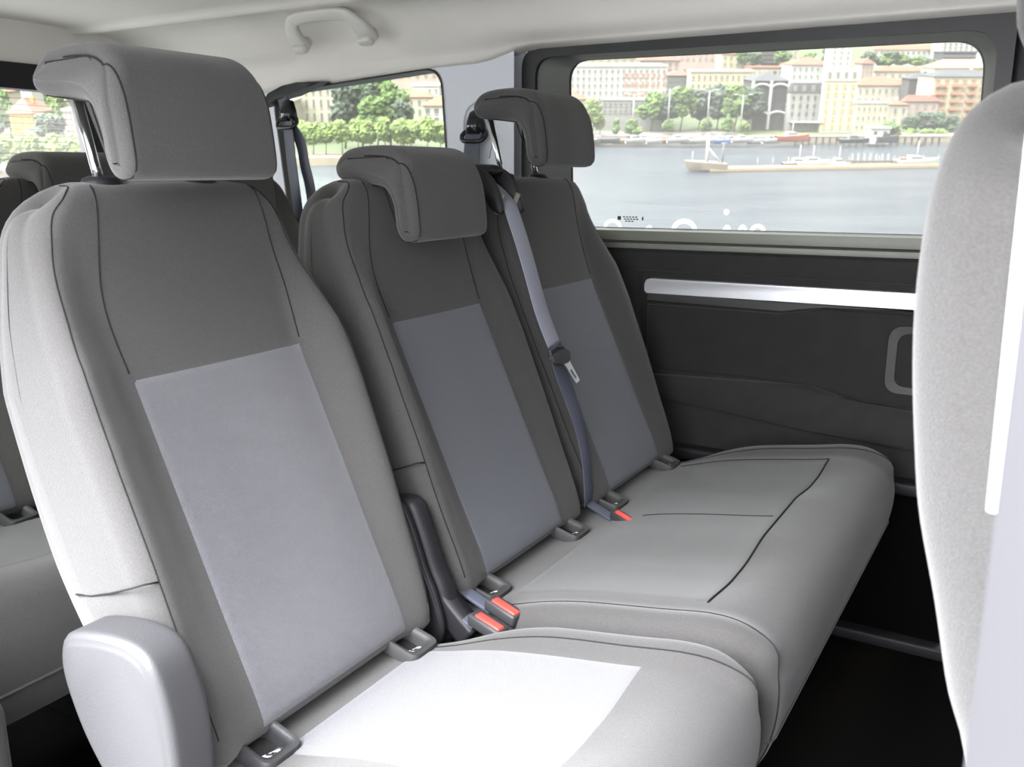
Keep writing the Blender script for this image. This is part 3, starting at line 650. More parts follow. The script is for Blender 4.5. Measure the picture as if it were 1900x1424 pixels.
def buckle(loc, rz, label, tilt=12, s=1.0):
    t = empty('belt_buckle', loc, label, 'buckle', None); rot = Matrix.Rotation(R_(rz), 3, 'Z') @ Matrix.Rotation(R_(tilt), 3, 'Y')
    L = Vector(loc)
    mb = MB(); mb.rbox(L, (.062*s, .026*s, .020), .005, rot=rot, seg=3); mb.build('housing', 'gplast', t, sharp=40)
    mb = MB(); mb.rbox(L + rot @ Vector((.004, -.002, .0085)), (.048*s, .014*s, .008), .0028, rot=rot); mb.build('release_button', 'red', t, sharp=40)
    mb = MB(); mb.rbox(L + rot @ Vector((-.055, 0, -.010)), (.07, .022, .006), .002, rot=rot); mb.build('strap', 'belt2', t, sharp=40)
    return t
buckle((-.640, .998, -.634), -12, 'red-buttoned belt buckle beside the nearest seat cushion', 8)
buckle((-.636, 1.036, -.626), -14, 'red-buttoned belt buckle at the near end of the bench cushion', 8)
buckle((-.640, 1.462, -.630), -20, 'red-buttoned belt buckle half sunk between the two bench places', 10, .8)
buckle((-1.57, .99, -.628), -12, 'belt buckle with a sliver of red at the third-row seat edge', 8)

# ================================================================ the town across the water
def E3(x, y, z): return ME @ Vector((x, y, z))
def ray(px, row):
    v = (row-712)/FPX
    return (px-950)/FPX, math.cos(PE)-v*math.sin(PE), -math.sin(PE)-v*math.cos(PE)
def at(px, row, D): a, b, c = ray(px, row); return Vector((D*a/b, D, D*c/b))
def zrow(row, D): return at(950, row, D).z
def emat(name, col, rough=.8, var=.08, vs=.15): return mat(name, col, rough, var=var, vscale=vs, spec=.2)
for k, c in dict(cream=(.46, .42, .33), cream2=(.50, .44, .30), white=(.50, .49, .46), grey=(.16, .155, .15), dgrey=(.075, .07, .07), ochre=(.50, .31, .06), pink=(.42, .31, .27), brick=(.36, .20, .13),
                 tile=(.24, .07, .035), tile2=(.18, .065, .04), slate=(.055, .055, .062), greyl=(.30, .29, .27), win=(.16, .16, .15), winl=(.21, .20, .18), shut=(.42, .19, .09), sand=(.22, .18, .13), stone=(.33, .27, .20), lawn=(.10, .13, .035), road=(.14, .125, .12),
                 leaf1=(.085, .15, .035), leaf2=(.13, .20, .045), leaf3=(.05, .085, .045), leaf4=(.045, .068, .05), trunk=(.09, .07, .05), hull=(.50, .50, .50), hullb=(.06, .07, .08), orange=(.50, .13, .07), blue=(.08, .16, .42), lamp=(.42, .42, .40), deck_e=(.42, .28, .12), hill=(.075, .10, .04)).items(): M['e_'+k] = emat('town_'+k, tuple(min(.8, (x*.88+.12*sum(c)/3)*.43) for x in c))
for k in ('e_leaf1', 'e_leaf2', 'e_leaf3', 'e_leaf4'):
    t = M[k].node_tree; c = t.nodes['Principled BSDF'].inputs['Base Color'].default_value
    for n in t.nodes:
        if n.type == 'TEX_NOISE': n.inputs['Scale'].default_value = .7
        if n.type == 'VALTORGB':
            b = n.color_ramp.elements; x = b[1].color; b[0].color = (x[0]*.5, x[1]*.5, x[2]*.5, 1); b[1].color = (x[0]*1.35, x[1]*1.3, x[2]*1.1, 1)
def ebuild(mb, name, mats, origin, yaw=0, smooth=False, sharp=None):
    """mesh given in metres (x right, y away, z up) about an origin in the town frame"""
    o = mb.build(name, mats, None, smooth, sharp); o.matrix_world = ME @ Matrix.Translation(origin) @ Matrix.Rotation(yaw, 4, 'Z'); return o
def eempty(name, origin, yaw, label, cat, group=None):
    o = bpy.data.objects.new(name, None); COL.objects.link(o); o.matrix_world = ME @ Matrix.Translation(origin) @ Matrix.Rotation(yaw, 4, 'Z'); return tag(o, label, cat, group)
def child(mb, name, mats, parent, loc=None, smooth=False, sharp=None):
    o = mb.build(name, mats, None, smooth, sharp); o.parent = parent
    if loc is not None: o.location = loc
    return o
# water
mb = MB(); mb.add([(-900, 70, -H), (900, 70, -H), (900, 420, -H), (-900, 420, -H)], [(0, 1, 2, 3)])
wm = bpy.data.materials.new('harbour_water'); wm.use_nodes = True; t = wm.node_tree; b = t.nodes['Principled BSDF']
b.inputs['Base Color'].default_value = (.20, .235, .27, 1); b.inputs['Roughness'].default_value = .22; b.inputs['IOR'].default_value = 1.33
c = N(t, 'ShaderNodeTexCoord'); mp = N(t, 'ShaderNodeMapping'); mp.inputs['Scale'].default_value = (.05, .16, 1); n1 = N(t, 'ShaderNodeTexNoise'); n1.inputs['Scale'].default_value = 2.2; n1.inputs['Detail'].default_value = 8; n1.inputs['Roughness'].default_value = .65
bu = N(t, 'ShaderNodeBump'); bu.inputs['Strength'].default_value = .8; bu.inputs['Distance'].default_value = 1.2
t.links.new(c.outputs['Object'], mp.inputs[0]); t.links.new(mp.outputs[0], n1.inputs['Vector']); t.links.new(n1.outputs[0], bu.inputs['Height']); t.links.new(bu.outputs[0], b.inputs['Normal'])
n2 = N(t, 'ShaderNodeTexNoise'); n2.inputs['Scale'].default_value = .5; n2.inputs['Detail'].default_value = 3; r2 = N(t, 'ShaderNodeValToRGB')
r2.color_ramp.elements[0].position = .35; r2.color_ramp.elements[1].position = .7; r2.color_ramp.elements[0].color = (.015, .019, .026, 1); r2.color_ramp.elements[1].color = (.024, .029, .035, 1)
t.links.new(mp.outputs[0], n2.inputs['Vector']); t.links.new(n2.outputs[0], r2.inputs[0]); t.links.new(r2.outputs[0], b.inputs['Base Color'])
tag(ebuild(mb, 'water', wm, (0, 0, 0)), kind='structure')
# land: the quay line comes closer towards the left
SH = [(-900, 205), (-330, 232), (-150, 268), (-88, 296), (-30, 300), (0, 345), (20, 352), (60, 358), (140, 362), (260, 368), (900, 380)]
def shore(x): return interp(x, SH)
def ground(x, y):
    d = y - shore(x); return -H + 2.6 + .045*max(0, d-45) + .02*max(0, d-200)
mb = MB(); rows = []
for x in np.linspace(-900, 900, 181):
    s_ = shore(x); rows.append([(x, s_, -H-1), (x, s_, -H+2.6)] + [(x, s_+d, ground(x, s_+d)) for d in (3, 12, 45, 100, 200, 400, 800, 1600)])
mb.grid(rows); mb.m = [0 if (i % 9) < 2 else (1 if (i % 9) < 3 else 2) for i in range(len(mb.f))]
tag(ebuild(mb, 'terrain', ['e_stone', 'e_sand', 'e_hill'], (0, 0, 0)), kind='structure')
# ---- buildings
FOOT = []
def fit(px0, px1, row, D, dep):
    """keep footprints apart: stand further back, or be shallower"""
    for _ in range(12):
        x0, x1 = at(px0, row, D).x-.9, at(px1, row, D).x+.9; hit = False
        for a, b, d, e in FOOT:
            if a < x1 and b > x0 and d <= D < e+1.2: D = e+1.3; hit = True; break
        if not hit: break
    for a, b, d, e in FOOT:
        if a < x1 and b > x0 and d > D and D+dep+1.2 > d: dep = max(3.0, d-D-1.3)
    FOOT.append((x0, x1, D, D+dep)); return D, dep
def building(px0, px1, rt_, rb, D, dep, wall, label, roof='flat', rc='e_tile', rh=2.5, win=None, yaw=0, wc='e_win', cols=0, name='apartment_building', extra=None, group=None):
    """px0..px1, rt_..rb: left, right, eaves and base in the photo at distance D"""
    D, dep = fit(px0, px1, rt_, D, dep)
    a = at(px0, rb, D); b_ = at(px1, rt_, D); W = abs(b_.x - at(px0, rt_, D).x); Hh = b_.z - a.z; cx_ = (at(px0, rt_, D).x + b_.x)/2
    g0 = min(a.z, ground(cx_, D)) - 1.5; Hf = b_.z - g0
    r = eempty(name, (cx_, D+dep/2, g0), yaw, label, 'building', group)
    mb = MB(); mb.rbox((0, 0, Hf/2), (W, dep, Hf), 0); child(mb, 'wall', wall, r)
    if roof == 'flat':
        mb = MB(); mb.rbox((0, 0, Hf+.35), (W+.8, dep+.8, .7), 0); child(mb, 'roof', rc, r)
    elif roof == 'hip':
        mb = MB(); o_ = .7; w2, d2 = W/2+o_, dep/2+o_; e = min(w2, d2)*.95
        mb.add([(-w2, -d2, Hf), (w2, -d2, Hf), (w2, d2, Hf), (-w2, d2, Hf), (-w2+e, 0 if d2 <= w2 else -d2+e, Hf+rh), (w2-e, 0 if d2 <= w2 else -d2+e, Hf+rh), (w2-e, 0 if d2 <= w2 else d2-e, Hf+rh), (-w2+e, 0 if d2 <= w2 else d2-e, Hf+rh)],
               [(0, 1, 5, 4), (1, 2, 6, 5), (2, 3, 7, 6), (3, 0, 4, 7), (4, 5, 6, 7), (0, 3, 2, 1)]); child(mb, 'roof', rc, r)
        mb = MB(); mb.rbox((W*.22, 0, Hf+rh*.8), (1.2, 1.2, 1.8), 0); child(mb, 'chimney', wall, r)
    elif roof == 'mansard':
        mb = MB(); mb.add([(-W/2-.3, -dep/2-.3, Hf), (W/2+.3, -dep/2-.3, Hf), (W/2+.3, dep/2, Hf), (-W/2-.3, dep/2, Hf), (-W/2+.8, -dep/2+.9, Hf+rh), (W/2-.8, -dep/2+.9, Hf+rh), (W/2-.8, dep/2-1, Hf+rh), (-W/2+.8, dep/2-1, Hf+rh)],
               [(0, 1, 5, 4), (1, 2, 6, 5), (2, 3, 7, 6), (3, 0, 4, 7), (4, 5, 6, 7)]); child(mb, 'roof', rc, r)
        mb = MB(); 
        for k in range(4):
            mb.rbox((-W/2+W*(k+.5)/4, -dep/2+.2, Hf+rh*.45), (W*.10, .8, rh*.6), 0)
        child(mb, 'dormer', 'e_winl', r)
    if win:
        nx_, nz_, ww, wh, zb = win; first = None; ztop = Hf-.5; z0 = Hf - Hh*zb
        for i in range(nx_):
            for j in range(nz_):
                x = -W/2 + W*(i+.5)/nx_; z = ztop - (ztop-z0)*(j+.5)/nz_
                if first is None:
                    mb = MB(); w_, h_ = W/nx_*ww, (ztop-z0)/nz_*wh
                    mb.rbox((0, -.05, 0), (w_, .25, h_), 0); mb.rbox((0, -.16, -h_*.5-.1), (w_*1.25, .3, .2), 0, 1)
                    first = child(mb, 'window', [wc, wall], r, (x, -dep/2, z))
                else:
                    c_ = first.copy(); COL.objects.link(c_); c_.parent = r; c_.location = (x, -dep/2, z)
    if extra: extra(r, W, Hf, dep, Hh)
    return r
def arcade(r, W, Hf, dep, Hh):
    n = 2
    for i in range(n+1):
        mb = MB(); mb.rbox((-W/2+W*i/n, -dep/2-.5, Hf-Hh/2), (1.0, 1.0, Hh), 0); child(mb, 'column', 'e_white', r)
    for z in (Hf-1.2, Hf-Hh+7.0):
        for i in range(n):
            mb = MB(); c = -W/2+W*(i+.5)/n; mb.tube([(c-W/n/2*math.cos(q), -dep/2-.5, z-2.0+2.0*math.sin(q)) for q in [math.pi*k/8 for k in range(9)]], .45, 0, 6); child(mb, 'arch', 'e_white', r)
def awning(r, W, Hf, dep, Hh):
    mb = MB(); mb.rbox((0, -dep/2-2.2, Hf-Hh+3.0), (W*.9, 4.5, .3), .05); child(mb, 'awning', 'e_white', r)
def balconies(cols_, rows_, m):
    def f(r, W, Hf, dep, Hh):
        for i in range(cols_):
            for j in range(rows_):
                mb = MB(); mb.rbox((-W/2+W*(i+.5)/cols_, -dep/2-.7, Hf-1.8-(Hh-4)*(j+.6)/rows_), (W/cols_*.6, 1.4, 1.1), .05); child(mb, 'balcony', m, r)
    return f
def shutters(r, W, Hf, dep, Hh):
    for i in range(4):
        for j in range(4):
            for sx in (-1, 1):
                mb = MB(); mb.rbox((W*.14+W*.105*i+sx*1.25, -dep/2-.15, Hf-3.5-j*3.5), (.9, .15, 2.0), 0); child(mb, 'shutter', 'e_shut', r)
B = building
B(1046, 1238, 124, 222, 392, 22, 'e_white', 'long white hotel front with orange shutters, at the left of the large window', 'flat', 'e_cream', win=(18, 6, .42, .5, .82), wc='e_winl', extra=shutters)
B(1118, 1236, 186, 216, 386, 6, 'e_greyl', 'low grey arcade building at the foot of the white hotel', 'flat', 'e_white', win=(12, 2, .5, .45, .9))
B(1010, 1088, 184, 262, 360, 12, 'e_cream', 'cream house with an orange hipped roof at the left edge of the large window', 'hip', 'e_tile', 3.0, win=(5, 3, .3, .5, .8), wc='e_winl')
B(1050, 1180, 106, 124, 470, 18, 'e_cream2', 'pale ochre building with a tiled roof rising behind the white hotel', 'hip', 'e_tile', 3, win=(9, 2, .3, .4, .9), wc='e_winl')
B(1188, 1262, 112, 150, 520, 20, 'e_pink', 'pinkish building with a red roof right of the white hotel', 'hip', 'e_tile2', 4, win=(6, 3, .35, .5, .9))
B(1238, 1290, 140, 168, 440, 14, 'e_grey', 'small grey house behind the trees right of the white hotel', 'hip', 'e_tile2', 2, win=(4, 2, .4, .5, .9))
B(1282, 1398, 134, 172, 430, 18, 'e_cream2', 'long cream building above the grey-green trees', 'flat', 'e_cream', win=(11, 2, .35, .45, .9), wc='e_winl')
B(1398, 1465, 150, 240, 384, 16, 'e_dgrey', 'dark glazed building with white columns and arches', 'hip', 'e_slate', 3.2, win=(6, 6, .7, .6, .9), wc='e_slate', extra=arcade)
B(1467, 1534, 172, 240, 378, 16, 'e_greyl', 'grey building with a slate mansard roof and small windows', 'mansard', 'e_slate', 3.6, win=(5, 4, .28, .5, .92), wc='e_dgrey', extra=awning)
B(1531, 1592, 150, 250, 374, 18, 'e_cream', 'tall sunlit cream building right of the grey mansard building', 'mansard', 'e_cream2', 4.5, win=(4, 6, .28, .45, .92), wc='e_ochre')
B(1590, 1650, 192, 250, 372, 14, 'e_cream2', 'lower cream building with small windows beside the tall cream one', 'flat', 'e_white', win=(6, 3, .3, .4, .9))
B(1640, 1686, 194, 240, 390, 12, 'e_cream', 'cream villa with a shallow red roof behind the white boathouse', 'hip', 'e_tile', 1.8, win=(3, 2, .25, .5, .9))
B(1592, 1688, 158, 200, 440, 18, 'e_cream', 'wide cream building with a red roof above the villa', 'hip', 'e_tile', 3.5, win=(8, 2, .3, .4, .9), wc='e_winl')
B(1470, 1546, 120, 152, 470, 18, 'e_white', 'pale building with a red roof above the mansard building', 'hip', 'e_tile', 3.2, win=(7, 2, .3, .4, .9), wc='e_winl')
B(1396, 1472, 127, 152, 470, 16, 'e_cream', 'cream building with a flat roof behind the dark glazed building', 'flat', 'e_tile', win=(8, 2, .3, .4, .9), wc='e_winl')
B(1414, 1448, 94, 122, 540, 14, 'e_dgrey', 'dark grey block high on the hillside', 'flat', 'e_dgrey', win=(4, 3, .7, .3, .9), wc='e_grey')
B(1448, 1482, 92, 120, 560, 14, 'e_cream', 'cream block beside the dark grey block on the hillside', 'flat', 'e_cream', win=(3, 3, .3, .4, .9), wc='e_winl')
B(1340, 1412, 100, 128, 560, 16, 'e_cream2', 'yellowish building partly behind hillside trees', 'hip', 'e_tile', 3, win=(6, 2, .3, .4, .9), wc='e_winl')
B(1546, 1584, 70, 150, 450, 14, 'e_white', 'tall pale tower standing above the cream buildings', 'flat', 'e_white', win=(3, 7, .25, .35, .9), wc='e_winl', name='tower')
B(1622, 1760, 92, 104, 640, 16, 'e_white', 'long low white building with a red roof on the skyline', 'hip', 'e_tile', 3, win=(14, 1, .4, .5, .9))
B(1752, 1812, 98, 120, 560, 14, 'e_slate', 'dark glass-fronted block at the upper right of the large window', 'flat', 'e_slate', win=(7, 2, .8, .5, .9), wc='e_grey')
B(1750, 1850, 78, 100, 620, 16, 'e_white', 'white block behind the dark glass-fronted block', 'flat', 'e_white', win=(10, 3, .4, .5, .9))
B(1734, 1850, 126, 140, 500, 16, 'e_cream2', 'low building under a long orange roof at the right', 'hip', 'e_shut', 4, win=(9, 1, .3, .5, .9), wc='e_winl')
B(1688, 1736, 146, 210, 430, 16, 'e_dgrey', 'dark brown-grey apartment block', 'hip', 'e_slate', 2.5, win=(5, 5, .5, .5, .9), wc='e_slate')
B(1734, 1850, 142, 232, 405, 16, 'e_cream2', 'cream apartment block with orange balconies at the right', 'hip', 'e_slate', 2.5, win=(7, 6, .45, .5, .95), wc='e_brick', extra=balconies(4, 5, 'e_shut'))
B(1680, 1742, 188, 222, 396, 12, 'e_pink', 'small pink house with a tiled roof above the shrubs', 'hip', 'e_tile2', 2.5, win=(4, 2, .3, .45, .9), wc='e_winl')
B(1600, 1622, 118, 150, 520, 12, 'e_pink', 'narrow reddish house right of the pale tower', 'hip', 'e_tile2', 2.5, win=(3, 3, .3, .4, .9))
B(1624, 1732, 132, 160, 520, 16, 'e_cream', 'row house with a faded red roof in the upper middle', 'hip', 'e_tile', 2.5, win=(8, 2, .3, .4, .9), wc='e_winl')
B(1180, 1340, 92, 118, 640, 18, 'e_pink', 'wide building with a pale tiled roof near the top of the window', 'hip', 'e_tile', 3, win=(14, 2, .3, .4, .9), wc='e_winl')
# through the quarter window
B(545, 640, 152, 260, 345, 18, 'e_cream', 'ornate cream villa with tall dark windows, through the quarter window', 'flat', 'e_cream', win=(7, 4, .26, .6, .95), wc='e_win', name='villa')
B(480, 542, 190, 275, 330, 16, 'e_cream', 'cream house behind the hanging belt of the quarter window', 'flat', 'e_cream2', win=(4, 4, .25, .5, .9))
B(765, 815, 160, 190, 420, 14, 'e_white', 'white block with a dark flank, upper right of the quarter window', 'flat', 'e_white', win=(4, 2, .3, .4, .9), wc='e_grey')
B(785, 850, 196, 235, 380, 14, 'e_white', 'low white house with a red roof, right of the quarter window', 'hip', 'e_tile', 3.5, win=(4, 2, .5, .6, .9), wc='e_grey')
B(740, 800, 180, 220, 400, 12, 'e_cream', 'cream house with pale tiles behind the quarter window trees', 'hip', 'e_tile', 2.5, win=(4, 2, .3, .5, .9))
B(640, 860, 128, 150, 520, 16, 'e_pink', 'long building with tiled roof at the top of the quarter window', 'hip', 'e_shut', 3, win=(14, 1, .3, .4, .9), wc='e_winl')
# through the tailgate window
B(16, 58, 210, 236, 300, 12, 'e_ochre', 'bright yellow house with an orange roof, through the tailgate window', 'hip', 'e_tile', 4.5, win=(3, 2, .25, .4, .9), wc='e_brick', name='house')
B(116, 160, 206, 256, 300, 14, 'e_pink', 'pinkish building at the right of the tailgate window', 'flat', 'e_cream', win=(5, 5, .3, .5, .95), wc='e_winl', name='house')
B(50, 132, 186, 206, 380, 14, 'e_pink', 'low house under a wide orange roof in the tailgate window', 'hip', 'e_tile', 5, win=(7, 1, .3, .4, .9), name='house')
B(-70, 12, 170, 200, 360, 14, 'e_cream', 'cream house among trees at the left of the tailgate window', 'hip', 'e_tile', 4, win=(6, 2, .3, .4, .9), name='house')
B(36, 56, 160, 215, 330, 8, 'e_white', 'narrow white turret above the yellow house', 'flat', 'e_white', win=(2, 4, .3, .3, .9), wc='e_grey', name='tower')
# ---- trees
def crown_mesh(name, m, n, seed, tall=1.0, sub=2, rough=.6):
    rnd = random.Random(seed); bm = bmesh.new()
    for k in range(n):
        a = rnd.uniform(0, 6.28); r = rnd.uniform(0, .62)*(1 if k else 0); z = rnd.uniform(-.55, .62)*tall; q = rnd.uniform(.22, .40)
        r *= (1-abs(z/tall)*.5)
        res = bmesh.ops.create_icosphere(bm, subdivisions=sub, radius=q)
        for v in res['verts']:
            d = noise.noise(v.co*6+Vector((k*3.1, seed, 0)))*rough + noise.noise(v.co*14+Vector((k, seed*2, 5)))*rough*.7
            v.co = v.co*(1+d); v.co += Vector((math.cos(a)*r, math.sin(a)*r, z))
    me = bpy.data.meshes.new(name); bm.to_mesh(me); bm.free(); me.materials.append(M[m])
    return me
CR = {}
for i, (m, k) in enumerate((('e_leaf1', 'green'), ('e_leaf2', 'bright'), ('e_leaf3', 'dark'), ('e_leaf4', 'grey'))):
    CR[k] = [crown_mesh('foliage', m, 30, 11+i*3+j, sub=3) for j in range(2)]
CR['topiary'] = [crown_mesh('foliage', 'e_leaf1', 7, 5, 1.0, 3, .12)]
mb = MB(); mb.tube([(0, 0, 0), (.1, 0, .5), (0, 0, 1)], [.05, .04, .025], 0, 7); tmp = mb.build('trunk', 'e_trunk'); TRUNK = tmp.data; bpy.data.objects.remove(tmp)
def tree(px, rt_, rb, D, kind, wpx, label, group=None, name='tree'):
    for _ in range(8):
        t0 = at(px, rt_, D); rad = .5*wpx*abs(at(px+1, rt_, D).x-t0.x)*1.15; hit = [d for a, b, d, e in FOOT if a < t0.x+rad and b > t0.x-rad and D+rad > d-.5 and D-rad < e+.5]
        if not hit: break
        D = min(hit)-rad-.8
    b_ = at(px, rb, D); top = at(px, rt_, D); hgt = top.z - b_.z; wd = wpx*abs(at(px+1, rt_, D).x - top.x)
    g0 = min(b_.z, ground(b_.x, D))
    r = eempty(name, (b_.x, D, g0), random.uniform(-1, 1), label, 'tree' if name == 'tree' else 'shrub', group)
    f = bpy.data.objects.new('foliage', random.choice(CR[kind])); COL.objects.link(f); f.parent = r
    ch = hgt*(.80 if name == 'tree' else 1.0); f.location = (0, 0, top.z-g0-ch/2); f.scale = (wd/1.55, wd/1.55, ch/1.9); f.rotation_euler = (0, 0, random.uniform(0, 6))
    if name == 'tree':
        t_ = bpy.data.objects.new('trunk', TRUNK); COL.objects.link(t_); t_.parent = r; hh = top.z-g0-ch*.6; t_.scale = (hh*.6, hh*.6, hh)
    return r
T = tree
T(1098, 182, 246, 362, 'bright', 40, 'bright green tree beside the cream house at the left of the large window'); T(1112, 210, 252, 358, 'bright', 26, 'small bright tree in front of the white hotel')
T(1143, 216, 250, 358, 'topiary', 22, 'clipped oval bush on the waterfront', name='shrub'); T(1172, 222, 252, 357, 'green', 34, 'round green bush at the foot of the leftmost street lamp', name='shrub')
for px, a in ((1208, 170), (1232, 176), (1262, 160), (1296, 165), (1330, 160), (1362, 158), (1388, 162)):
    T(px, a, 238, 385 if px % 4 else 388, 'green' if px in (1208, 1262, 1362) else 'grey', 54, 'leafy tree in the dense row between the white hotel and the dark building', 'trees of the waterfront park')
for px, a in ((1240, 222), (1310, 222), (1348, 218), (1378, 224)):
    T(px, a, 246, 366, 'bright' if px == 1378 else 'leaf' if 0 else 'green', 24, {1240: 'low bush below the second street lamp', 1310: 'low bush below the third street lamp', 1348: 'low bush left of the bright round bush', 1378: 'bright round bush below the fourth street lamp'}[px], name='shrub')
for px, a, k in ((1380, 88, 'green'), (1398, 96, 'dark'), (1450, 88, 'green'), (1536, 84, 'dark'), (1500, 98, 'green'), (1612, 94, 'dark'), (1650, 94, 'dark'), (1672, 100, 'green'), (1700, 104, 'green'), (1728, 108, 'dark'), (1640, 104, 'green')):
    T(px, a, 128, 575, k, 30, 'hillside tree among the roofs in the upper part of the large window', 'hillside trees')
for px, a, k in ((1690, 214, 'dark'), (1712, 208, 'grey'), (1738, 206, 'dark'), (1762, 212, 'dark'), (1650, 226, 'green')):
    T(px, a, 250, 378, k, 38, 'shrubby dark tree on the shore right of the white boathouse', 'shore trees on the right')
for px in (1662, 1690, 1716, 1742):
    T(px, 238, 256, 372, 'bright', 26, 'low pale shrub on top of the right quay wall', 'quay shrubs', 'shrub')
T(640, 152, 262, 322, 'grey', 62, 'large dark tree in front of the villa in the quarter window'); T(672, 146, 258, 326, 'dark', 70, 'tall dark spreading tree in the middle of the quarter window')
T(724, 142, 250, 330, 'green', 66, 'tall green tree in the right half of the quarter window'); T(700, 178, 262, 318, 'green', 60, 'mid-height green tree behind the bright row'); T(748, 185, 262, 322, 'grey', 50, 'grey-green tree right of the tall trees')
for i, px in enumerate(range(556, 850, 26)):
    T(px+random.uniform(-4, 4), 222 + (i % 3)*3 - (6 if 640 < px < 800 else 0), 280, 305, 'bright', 42, 'bright green plane tree in the clipped row along the quay, seen through the quarter window', 'clipped quay trees')
for px, a, k, D_, w_ in ((-6, 175, 'green', 330, 40), (22, 165, 'green', 340, 40), (85, 160, 'green', 350, 50), (118, 170, 'bright', 350, 40), (92, 208, 'dark', 290, 50), (-2, 215, 'dark', 300, 30), (100, 215, 'grey', 290, 50), (66, 240, 'grey', 285, 44)):
    T(px, a, 262, D_, k, w_, 'tree among the houses in the upper tailgate view', 'trees among the rear houses')
for i, px in enumerate(range(-20, 190, 22)):
    T(px, 246 + (i % 2)*8, 320, 262, 'bright', 46, 'bright yellow-green tree along the lower edge of the tailgate view', 'bright trees in the tailgate view')
# ---- street lamps
def lamp(px, a, b, D, label):
    p = at(px, b, D); h = at(px, a, D).z - p.z; r = eempty('street_lamp', (p.x, D, p.z), 0, label, 'lamp')
    mb = MB(); mb.tube([(0, 0, -2), (0, 0, h)], [.30, .16], 0, 8); child(mb, 'pole', 'e_lamp', r, smooth=True)
    for s_ in (-1, 1):
        mb = MB(); mb.tube([(0, 0, h-1.2), (s_*1.2, 0, h-.2), (s_*2.6, 0, h+.1)], .13, 0, 6); child(mb, 'arm', 'e_lamp', r, smooth=True)
        mb = MB(); mb.rbox((s_*2.9, 0, h+.1), (1.5, .5, .28), .1); child(mb, 'lamp_head', 'e_white', r)
for px, a, b, lab in ((1174, 174, 232, 'first street lamp from the left, in front of the white hotel'), (1240, 164, 222, 'second street lamp from the left'), (1313, 167, 222, 'third street lamp from the left, in front of the park trees'), (1375, 176, 228, 'rightmost street lamp, beside the bright round bush')):
    lamp(px, a, b, 362, lab)
# ---- promenade, lawn and quay details
mb = MB(); mb.add([(x, y, ground(x, y)+.12) for x, y in ((60, 366), (135, 368), (135, 378), (60, 378))], [(0, 1, 2, 3)]); tag(ebuild(mb, 'lawn', 'e_lawn', (0, 0, 0)), 'strip of sunny lawn', kind='structure')
mb = MB(); mb.add([(x, y, ground(x, y)+.15) for x, y in ((20, 354), (88, 362), (88, 378), (20, 378))], [(0, 1, 2, 3)]); tag(ebuild(mb, 'pavement', 'e_road', (0, 0, 0)), 'waterfront promenade', kind='structure')
mb = MB()
for k in range(22): mb.rbox((108+k*2.6, 356, -H+1.2), (.5, .5, 3.2), 0)
mb.rbox((136, 356.2, -H+2.9), (58, 2.2, .35), 0); tag(ebuild(mb, 'jetty', 'e_trunk', (0, 0, 0)), 'dark timber jetty on piles below the cream buildings', 'jetty')
for i, (px, r_) in enumerate(((1698, 262), (1710, 256))):
    p = at(px, 272, 352); mb = MB(); mb.tube([(0, 0, -1), (0, 0, at(px, r_, 352).z-p.z)], .55, 0, 8); tag(ebuild(mb, 'mooring_pile', 'e_trunk', p, smooth=True), ('shorter' if i == 0 else 'taller') + ' dark mooring pile near the right quay wall', 'pile')
# ---- boats
def boat(px, row, D, L, label, hull='e_hull', cabin=True, h=1.1, yaw=0, mast=0, cab='e_white', group=None, name='motor_boat'):
    p = at(px, row, D); p.z = max(p.z, -H) if name != 'x' else p.z; r = eempty(name, p, yaw, label, 'boat', group)
    mb = MB(); rows = []
    for k in range(13):
        t_ = k/12; x = (t_-.5)*L; w_ = L*.16*(1-max(0, (t_-.55)/.45)**2.2)*(.85+.15*min(1, t_*4)); sh = h*(1+.35*t_**2)
        rows.append([(x, -w_, sh), (x, -w_*.9, sh*.5), (x, -w_*.55, 0), (x, 0, -.3), (x, w_*.55, 0), (x, w_*.9, sh*.5), (x, w_, sh)])
    mb.grid(rows, cv=True); child(mb, 'hull', hull, r, smooth=True, sharp=40)
    if cabin:
        mb = MB(); mb.prism([(-.22*L, h*.9), (.12*L, h*.9), (.05*L, h*.9+1.5), (-.20*L, h*.9+1.6)], lambda q: (q[0], -L*.10, q[1]), lambda q: (q[0], L*.10, q[1]), .08); c_ = child(mb, 'cabin', cab, r)
        mb = MB(); mb.rbox((-.05*L, 0, h*.9+1.05), (.24*L, L*.205, .45), 0); child(mb, 'cabin_window', 'e_slate', r)
    if mast:
        mb = MB(); mb.tube([(-.02*L, 0, h), (-.02*L, 0, h+mast)], .12, 0, 6); child(mb, 'mast', 'e_white', r, smooth=True)
    return r
small = [(1098, 'e_hullb', 0), (1112, 'e_hull', 1), (1130, 'e_hullb', 0), (1150, 'e_deck_e', 0), (1178, 'e_hull', 1), (1196, 'e_hull', 1), (1214, 'e_hull', 0), (1238, 'e_orange', 0), (1258, 'e_hull', 1), (1278, 'e_hull', 1), (1296, 'e_hull', 0), (1316, 'e_hull', 1), (1338, 'e_blue', 1), (1356, 'e_hull', 1), (1378, 'e_hull', 1), (1400, 'e_hull', 1), (1430, 'e_hull', 1)]
for i, (px, hu, cb_) in enumerate(small):
    lab = {'e_orange': 'orange moored boat in the row of small boats', 'e_blue': 'blue-hulled moored boat behind the crane mast', 'e_deck_e': 'tan wooden moored boat near the left end of the boat row'}.get(hu)
    grp = None if lab else ('white moored boats' if hu == 'e_hull' else 'dark moored boats')
    boat(px, 266 - (i % 3), 349+(i % 2)*3, 6.5+(i % 3), lab or ('small white boat moored along the quay below the promenade' if hu == 'e_hull' else 'small dark boat moored at the left end of the quay'), hu, cb_, 1.2, random.uniform(-.4, .4), 0, group=grp)
